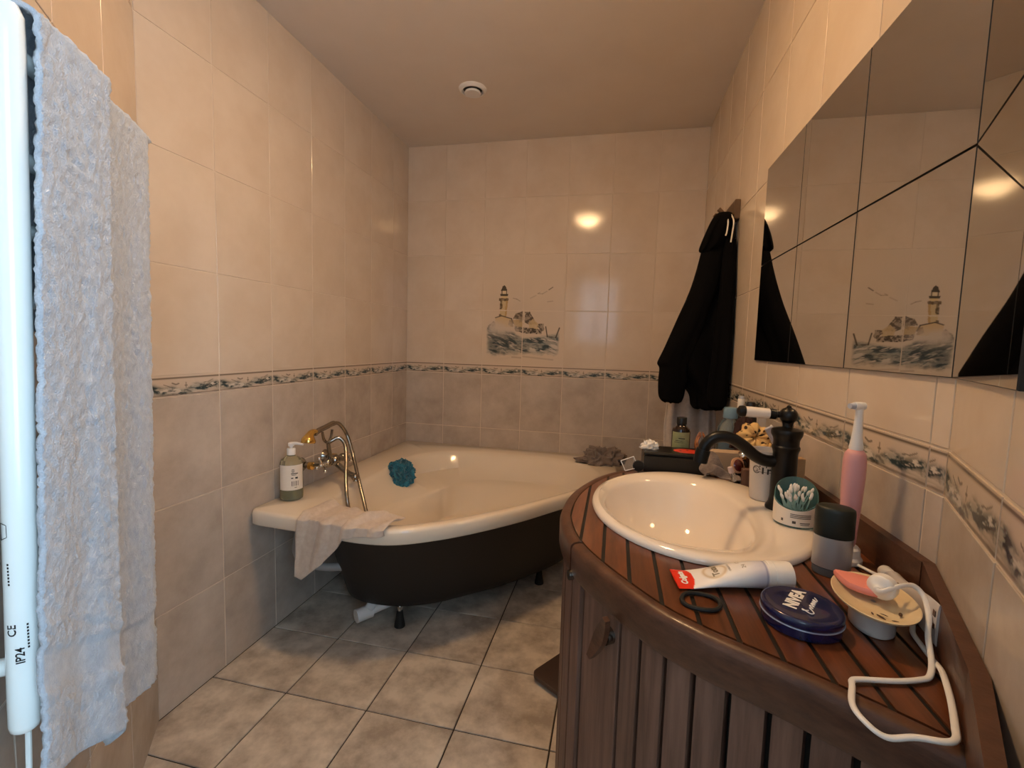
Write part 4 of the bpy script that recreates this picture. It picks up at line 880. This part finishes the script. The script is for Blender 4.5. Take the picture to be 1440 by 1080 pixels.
# ---------------------------------------------------------------- behind the washbasin
# black cosmetics case with red oval
t=thing('black_case',(.17,1.345,H),'black cosmetics case with a red oval on its lid behind the washbasin','case')
rzc=math.radians(1); cc=(.170,1.350,H+.0245); obj('case_body',MB().box(cc,(.165,.092,.048),rzc,ch=.004),m_black,t)
obj('case_lid',MB().box((cc[0],cc[1],cc[2]+.029),(.165,.092,.010),rzc,ch=.003),m_black,t)
mb=MB(); mb.lathe([(.038,.0342),(.037,.0352),(.002,.0355)],(cc[0]+.037,cc[1]-.006,cc[2]),48,sx=1,sy=.66,rz=-.12)
ov=obj('red_oval',mb,mat('red_print',srgb('#c63a25'),.4),t,50); ov['label']='red oval with dark dots'
for a,b in ((-.020,-.004),(0,.010),(.022,.004)): obj('dark_dot',MB().lathe([(.0034,.0354),(.003,.0359),(.0005,.036)],(cc[0]+.037+a,cc[1]-.006+b,cc[2]),14),m_black,ov)
t=thing('clear_stand',(.055,1.305,H),'small clear acrylic stand with thin bright edges beside the black case','stand'); m_clear=mat('clear_acrylic',(.95,.95,.93),.05,trans=.95,ior=1.4)
pq=[Vector(p) for p in ((.027,1.300,H+.028),(.040,1.296,H+.0015),(.074,1.303,H+.012),(.061,1.307,H+.041))]
for i in range(4): obj('edge_rod',MB().tube([tuple(pq[i]),tuple(pq[(i+1)%4])],.0013,8),m_white,t)
obj('clear_panel',MB().loft([[tuple(p) for p in pq],[tuple(p+Vector((0,.0012,0))) for p in pq]]),m_clear,t,0)
obj('support_foot',MB().tube([tuple(pq[3]),(.064,1.325,H+.001)],.0013,8),m_white,t)
t=tag(obj('hair_roller',MB().tube([(.074,1.317,H+.030),(.0745,1.306,H+.030),(.0745,1.300,H+.030)],[.009,.0155,.0145],24).xf(Matrix.Translation((0,0,-.0135))),m_black),'small round black brush head at the left end of the black case','brush head')
tag(obj('crumpled_tissue',blob((.105,1.345,H+.0585),(.022,.014,.022),5.2,.7,2.2,20),m_cotton,None,80),'crumpled white tissue lying on top of the black case','tissue')
# brown bottle
c=(.199,1.432,H); m_brown=mat('dark_brown_bottle',srgb('#1d0f0a'),.15,coat=.4); m_glabel=mat('sage_green_label',srgb('#8a9068'),.5,c2=srgb('#9aa077'),scale=80)
t=thing('brown_bottle',c,'dark brown bottle with a sage green label behind the black case','bottle')
obj('bottle_body',MB().lathe([(.024,0),(.0265,.003),(.0265,.098),(.024,.108),(.0145,.115),(.0130,.117),(.0130,.122)],c,36),m_brown,t)
obj('cap',MB().lathe([(.0137,.1205),(.0145,.1215),(.0145,.140),(.0135,.1415),(.004,.142)],c,28),m_black,t)
af=math.atan2(-c[1],-c[0]); obj('label',arcpatch(c,.0268,af-1.05,af+1.05,.016,.100),m_glabel,t)
mb=MB()
for k,(a,z,w_,h_) in enumerate(((.45,.034,.016,.018),(.2,.028,.010,.012),(.75,.040,.006,.012))): pbar(mb,c,.0271,af+a,z,w_,h_)
obj('label_picture',mb,m_label,t,0,fix=False); mb=MB()
for a,z,w_,h_ in ((.30,.030,.005,.006),(.62,.034,.006,.010),(-.2,.075,.020,.0015),(-.2,.070,.026,.0012),(0.1,.082,.018,.0025)): pbar(mb,c,.0273,af+a,z,w_,h_)
obj('label_print',mb,m_ink,t,0,fix=False)
# slatted wooden pot and claw clip
c=(.252,1.408,H); m_bamb=mat('pale_wood',srgb('#c39a62'),.5,c2=srgb('#b68c55'),scale=30)
t=thing('striped_pot',c,'small pale wooden pot with dark stripes beside the brown bottle','pot')
obj('pot_body',MB().lathe([(.016,0),(.0175,.002),(.0205,.052),(.0195,.052),(.0165,.004),(.003,.003)],c,28,cap=False),m_bamb,t)
for z in (.014,.026,.038): obj('dark_stripe',MB().lathe([(.0177+.0635*z*.9,z-.0016),(.0182+.0635*z*.9,z),(.0177+.0635*z*.9+.0002,z+.0016)],c,28,cap=False),m_caulk,t)
t=thing('hair_claw_clip',(c[0],c[1],H+.05),'tortoiseshell hair claw clip standing in the striped wooden pot','hair clip'); m_tort=mat('tortoiseshell',srgb('#7a3f20'),.2,c2=srgb('#c98a5c'),scale=60,coat=.5)
for sg in (-1,1):
    for k in range(4):
        obj('claw_tooth',MB().tube(spline([(c[0]+sg*.004,c[1]-.012+.008*k,H+.034),(c[0]+sg*.013,c[1]-.012+.008*k,H+.058),(c[0]+sg*.012,c[1]-.012+.008*k,H+.080),(c[0]+sg*.003,c[1]-.012+.008*k,H+.098+.006*(k%2))],5),[.0032]*10+[.0028]*3+[.0022,.0016,.001],8),m_tort,t)
    obj('claw_arm',MB().box((c[0]+sg*.012,c[1],H+.064),(.004,.036,.022),0,ch=.001),m_tort,t)
# blue micellar bottle
c=(.334,1.445,H); m_bluep=mat('clear_blue_plastic',(.50,.66,.74),.08,trans=.9,ior=1.35); m_bcap=mat('dusty_blue_cap',srgb('#6d8a9b'),.4)
t=thing('blue_bottle',c,'clear blue plastic bottle with dusty blue cap behind the tap spout','bottle')
obj('bottle_body',MB().lathe([(.030,0),(.0335,.004),(.0340,.02),(.0340,.105),(.031,.122),(.022,.138),(.018,.142),(.018,.146)],c,36,sx=1,sy=.7),m_bluep,t,50)
obj('cap',MB().lathe([(.0185,.1455),(.020,.147),(.020,.172),(.018,.176),(.004,.177)],c,28),m_bcap,t)
af=math.atan2(-c[1],-c[0])
obj('label',MB().grid(lambda u,v:(c[0]+.0345*math.cos(af-.9+1.8*u),c[1]+.0345*.7*math.sin(af-.9+1.8*u),c[2]+.02+.075*v),16,2),mat('blue_grey_label',srgb('#63747c'),.4),t)
# taller things in the corner beside the wall
c=(.368,1.475,H); t=thing('silver_lipstick',c,'slim black tube with a silver top beside the blue bottle','cosmetic tube')
obj('tube_base',MB().lathe([(.009,0),(.0095,.002),(.0095,.155)],c,24),m_black,t); obj('silver_top',MB().lathe([(.0090,.155),(.0098,.157),(.0098,.206),(.0085,.209),(.002,.2095)],c,24),m_silver,t); obj('white_band',MB().lathe([(.0098,.164),(.0101,.165),(.0101,.200),(.0098,.201)],c,24,cap=False),m_label,t)
c=(.385,1.440,H); t=thing('black_spray_bottle',c,'black bottle with a rounded cap behind the tap lever','bottle')
obj('bottle_body',MB().lathe([(.016,0),(.0175,.003),(.0175,.150),(.012,.158)],c,28),m_black,t); obj('cap',MB().lathe([(.0125,.158),(.0135,.160),(.0135,.190),(.010,.196),(.002,.197)],c,24),m_black,t)
m_leo=mat('leopard_fabric',srgb('#d9b274'),.85,bump=.3,bscale=300); nt=m_leo.node_tree; vo=nt.nodes.new('ShaderNodeTexVoronoi'); vo.inputs['Scale'].default_value=62; tcx=nt.nodes.new('ShaderNodeTexCoord'); crp=nt.nodes.new('ShaderNodeValToRGB')
crp.color_ramp.elements[0].position=.26; crp.color_ramp.elements[0].color=(*srgb('#2c1a12'),1); crp.color_ramp.elements[1].position=.36; crp.color_ramp.elements[1].color=(*srgb('#dcb679'),1)
nt.links.new(tcx.outputs['Object'],vo.inputs['Vector']); nt.links.new(vo.outputs['Distance'],crp.inputs[0]); nt.links.new(crp.outputs[0],nt.nodes['Principled BSDF'].inputs['Base Color'])
def scrunchie(c,R,r,tilt,name,label,m,seed,lump=.16):
    mb=MB(); n,k=48,14; rs=[]
    for i in range(n):
        a=2*math.pi*i/n; q=r*(1+lump*math.sin(9*a+seed)+.25*nz(math.cos(a)*3,math.sin(a)*3,seed))
        rs.append([Vector(((R+q*math.cos(b))*math.cos(a),(R+q*math.cos(b))*math.sin(a),q*math.sin(b))) for b in [2*math.pi*j/k for j in range(k)]])
    rs.append(rs[0]); Mx=Matrix.Rotation(tilt[2],4,'Z')@Matrix.Rotation(tilt[0],4,'X')@Matrix.Rotation(tilt[1],4,'Y')
    rs=[[tuple(Vector(c)+Mx@p) for p in q] for q in rs]; mb.loft(rs,cap0=False,cap1=False)
    return tag(obj(name,mb,m,None,80),label,'hair scrunchie')
# tray-like box carrying the scrunchies
c=(.375,1.335,H); t=thing('storage_box',c,'dark wooden storage box holding the leopard scrunchies behind the tap','box')
obj('box_body',MB().box((c[0],c[1],H+.034),(.085,.075,.066),0,ch=.003),m_woodband,t); obj('box_lid',MB().box((c[0],c[1],H+.070),(.089,.079,.008),0,ch=.002),m_woodband,t)
scrunchie((.368,1.325,H+.112),.022,.0185,(1.2,0,.1),'leopard_scrunchie','large leopard print scrunchie standing behind the tap lever',m_leo,1.0)
scrunchie((.397,1.296,H+.088),.014,.009,(.5,.2,0),'leopard_scrunchie','small leopard print scrunchie lying beside the larger one',m_leo,2.0)
c=(.350,1.365,H+.0742); tag(obj('maroon_pouch',blob((c[0],c[1],c[2]),(.030,.022,.085),8.1,.3,1.5,24),mat('maroon_fabric',srgb('#2e1512'),.8),None,60),'dark maroon pouch behind the leopard scrunchie','pouch')
c=(.392,1.345,H+.0742); t=thing('clear_brush',c,'clear handled hair brush standing behind the white tap lever','brush')
obj('brush_handle',MB().box((c[0]-.003,c[1]-.0,c[2]+.048),(.020,.008,.13),.1,ch=.003),mat('clear_grey_plastic',(.8,.78,.76),.15,trans=.6),t)
M0=Matrix.Translation((.395,1.27,H+.128))@Matrix.Rotation(-.55,4,'Y')@Matrix.Rotation(.15,4,'X')
t=thing('razor',(.395,1.27,H+.10),'white and purple disposable razor leaning behind the basin tap','razor')
obj('razor_body',MB().box((0,0,.004),(.016,.007,.048),0,ch=.002).xf(M0),mat('pale_grey_plastic',srgb('#c3c2cc'),.35),t); obj('purple_grip',MB().box((0,0,-.052),(.015,.008,.064),0,ch=.002).xf(M0),mat('purple_plastic',srgb('#6d3a6d'),.35),t); obj('white_edge',MB().box((.0095,0,-.004),(.004,.009,.066),0,ch=.001).xf(M0),m_white,t)
# beige card box, compact, bead, small tube, cloth
t=tag(obj('beige_pouch',MB().box((.302,1.325,H+.0375),(.080,.020,.074),.02,ch=.006),mat('beige_leatherette',srgb('#b79c7e'),.55,bump=.1,bscale=200),None,35),'flat beige pouch standing upright behind the grey cloth','pouch')
c=(.318,1.275,H+.046); t=thing('round_compact',(c[0],c[1],H),'maroon round compact with a beige rim leaning below the tap spout','compact')
Mx=Matrix.Translation(c)@Matrix.Rotation(math.radians(72),4,'X')@Matrix.Rotation(.5,4,'Y')
obj('compact_shell',MB().lathe([(.002,-.007),(.012,-.006),(.0175,-.001),(.018,.001)],(0,0,0),32).xf(Mx),mat('maroon_lacquer',srgb('#4e1416'),.15,coat=.6),t,60)
obj('compact_rim',MB().lathe([(.0178,.000),(.0205,.001),(.0205,.005),(.0178,.006)],(0,0,0),32).xf(Mx),mat('peach_rim',srgb('#c79a78'),.4),t); obj('maroon_face',MB().lathe([(.0178,.003),(.012,.010),(.002,.013)],(0,0,0),32).xf(Mx),bpy.data.materials['maroon_lacquer'],t,60)
obj('compact_stand',MB().lathe([(.014,0),(.015,.002),(.006,.006),(.004,.030)],(c[0],c[1]+.004,H),20),m_black,t)
c=(.336,1.290,H); t=thing('silver_ball_bottle',c,'small bottle with a round silver stopper under the tap spout','bottle'); obj('bottle_body',MB().lathe([(.010,0),(.0115,.002),(.0115,.050),(.006,.058)],c,24),m_brown,t); obj('silver_stopper',MB().ball((c[0],c[1],H+.069),.0118,18),m_chrome,t)
c=(.354,1.262,H); t=thing('yellow_bottle',c,'small amber yellow bottle beside the frosted cup','bottle'); m_amb=mat('amber_yellow',srgb('#c9a04c'),.15,trans=.4)
obj('bottle_body',MB().lathe([(.009,0),(.0100,.002),(.0100,.045),(.005,.050)],c,24),m_amb,t); obj('cap',MB().lathe([(.0055,.050),(.0062,.051),(.0062,.066),(.003,.068)],c,18),m_amb,t)
tag(obj('dark_wooden_block',MB().box((.336,1.232,H+.025),(.030,.020,.049),0,ch=.0015),m_woodside),'small dark wooden block between the cloth and the frosted cup','block')
Mx=Matrix.Translation((.302,1.222,H+.018))@Matrix.Rotation(-.35,4,'Y')
t=thing('clear_lip_tube',(.305,1.225,H),'short clear lip gloss tube leaning on the grey cloth','lip gloss'); obj('gloss_body',MB().lathe([(.006,0),(.0068,.002),(.0068,.022)],(0,0,0),18).xf(Mx),m_clear,t); obj('gloss_cap',MB().lathe([(.0065,.0222),(.0072,.024),(.0060,.037),(.002,.038)],(0,0,0),18).xf(Mx),mat('pale_pink_plastic',srgb('#cdb7b4'),.35),t)
def rag(u,v):
    x=.230+.098*u; y=1.262-.022*v; d=.5+.5*math.sin(7*u+5*v+1.2); z=H+.014+.056*math.exp(-((u-.22)/.28)**2)*(1-.8*v)+.018*d*(1-.45*v)*(1-.7*u)-.012*max(0,v-.6)
    return (x+.006*math.sin(9*v+u*4),y+.006*math.cos(8*u+3*v),max(z,H+.0155))
o=tag(obj('grey_cloth',MB().grid(rag,40,40),m_dkcloth,None,70),'small taupe cloth crumpled on the back edge of the washbasin','cloth'); solid(o,.003,1)
c=(.402,1.118,H); t=tag(obj('carton',MB().box((c[0]-.002,c[1],H+.0555),(.027,.022,.110),0,ch=.001),mat('kraft_card',srgb('#b08a60'),.6,c2=srgb('#b9946a'),scale=40),None,0),'narrow kraft card carton against the wall behind the basin tap','carton')
tag(obj('folded_leaflet',MB().box((.408,.965,H+.002),(.022,.075,.004),.12,ch=.0008),m_label),'folded white leaflet on the vanity top beside the backsplash','leaflet')
# bathroom scale on the floor behind the vanity
sc_=thing('bathroom_scale',(-.05,1.57,0),'dark flat bathroom scale with rounded corners on the floor by the vanity','scale')
c=Vector((-.046,1.571)); P=[]
for (a,b) in ((1,1),(-1,1),(-1,-1),(1,-1)):
    for k in range(7):
        q=math.atan2(b,a)-math.pi/4+math.pi/2*k/6; x,y=a*.114+.028*math.cos(q),b*.114+.028*math.sin(q); r=math.radians(56); P.append((c.x+x*math.cos(r)-y*math.sin(r),c.y+x*math.sin(r)+y*math.cos(r)))
mb=MB(); sh=lambda k:[(c.x+(x-c.x)*k,c.y+(y-c.y)*k) for x,y in P]
mb.loft([[(x,y,.016) for x,y in sh(.985)],[(x,y,.017) for x,y in P],[(x,y,.029) for x,y in P],[(x,y,.031) for x,y in sh(.98)]]); obj('platform',mb,mat('dark_brown_platform',srgb('#4a3b35'),.45,bump=.1,bscale=90),sc_,40)
for a in range(4):
    q=math.radians(56)+math.pi/4+a*math.pi/2; obj('scale_foot',MB().lathe([(.010,0),(.012,.002),(.012,.016)],(c.x+.150*math.cos(q),c.y+.150*math.sin(q),0),20),m_chrome,sc_)
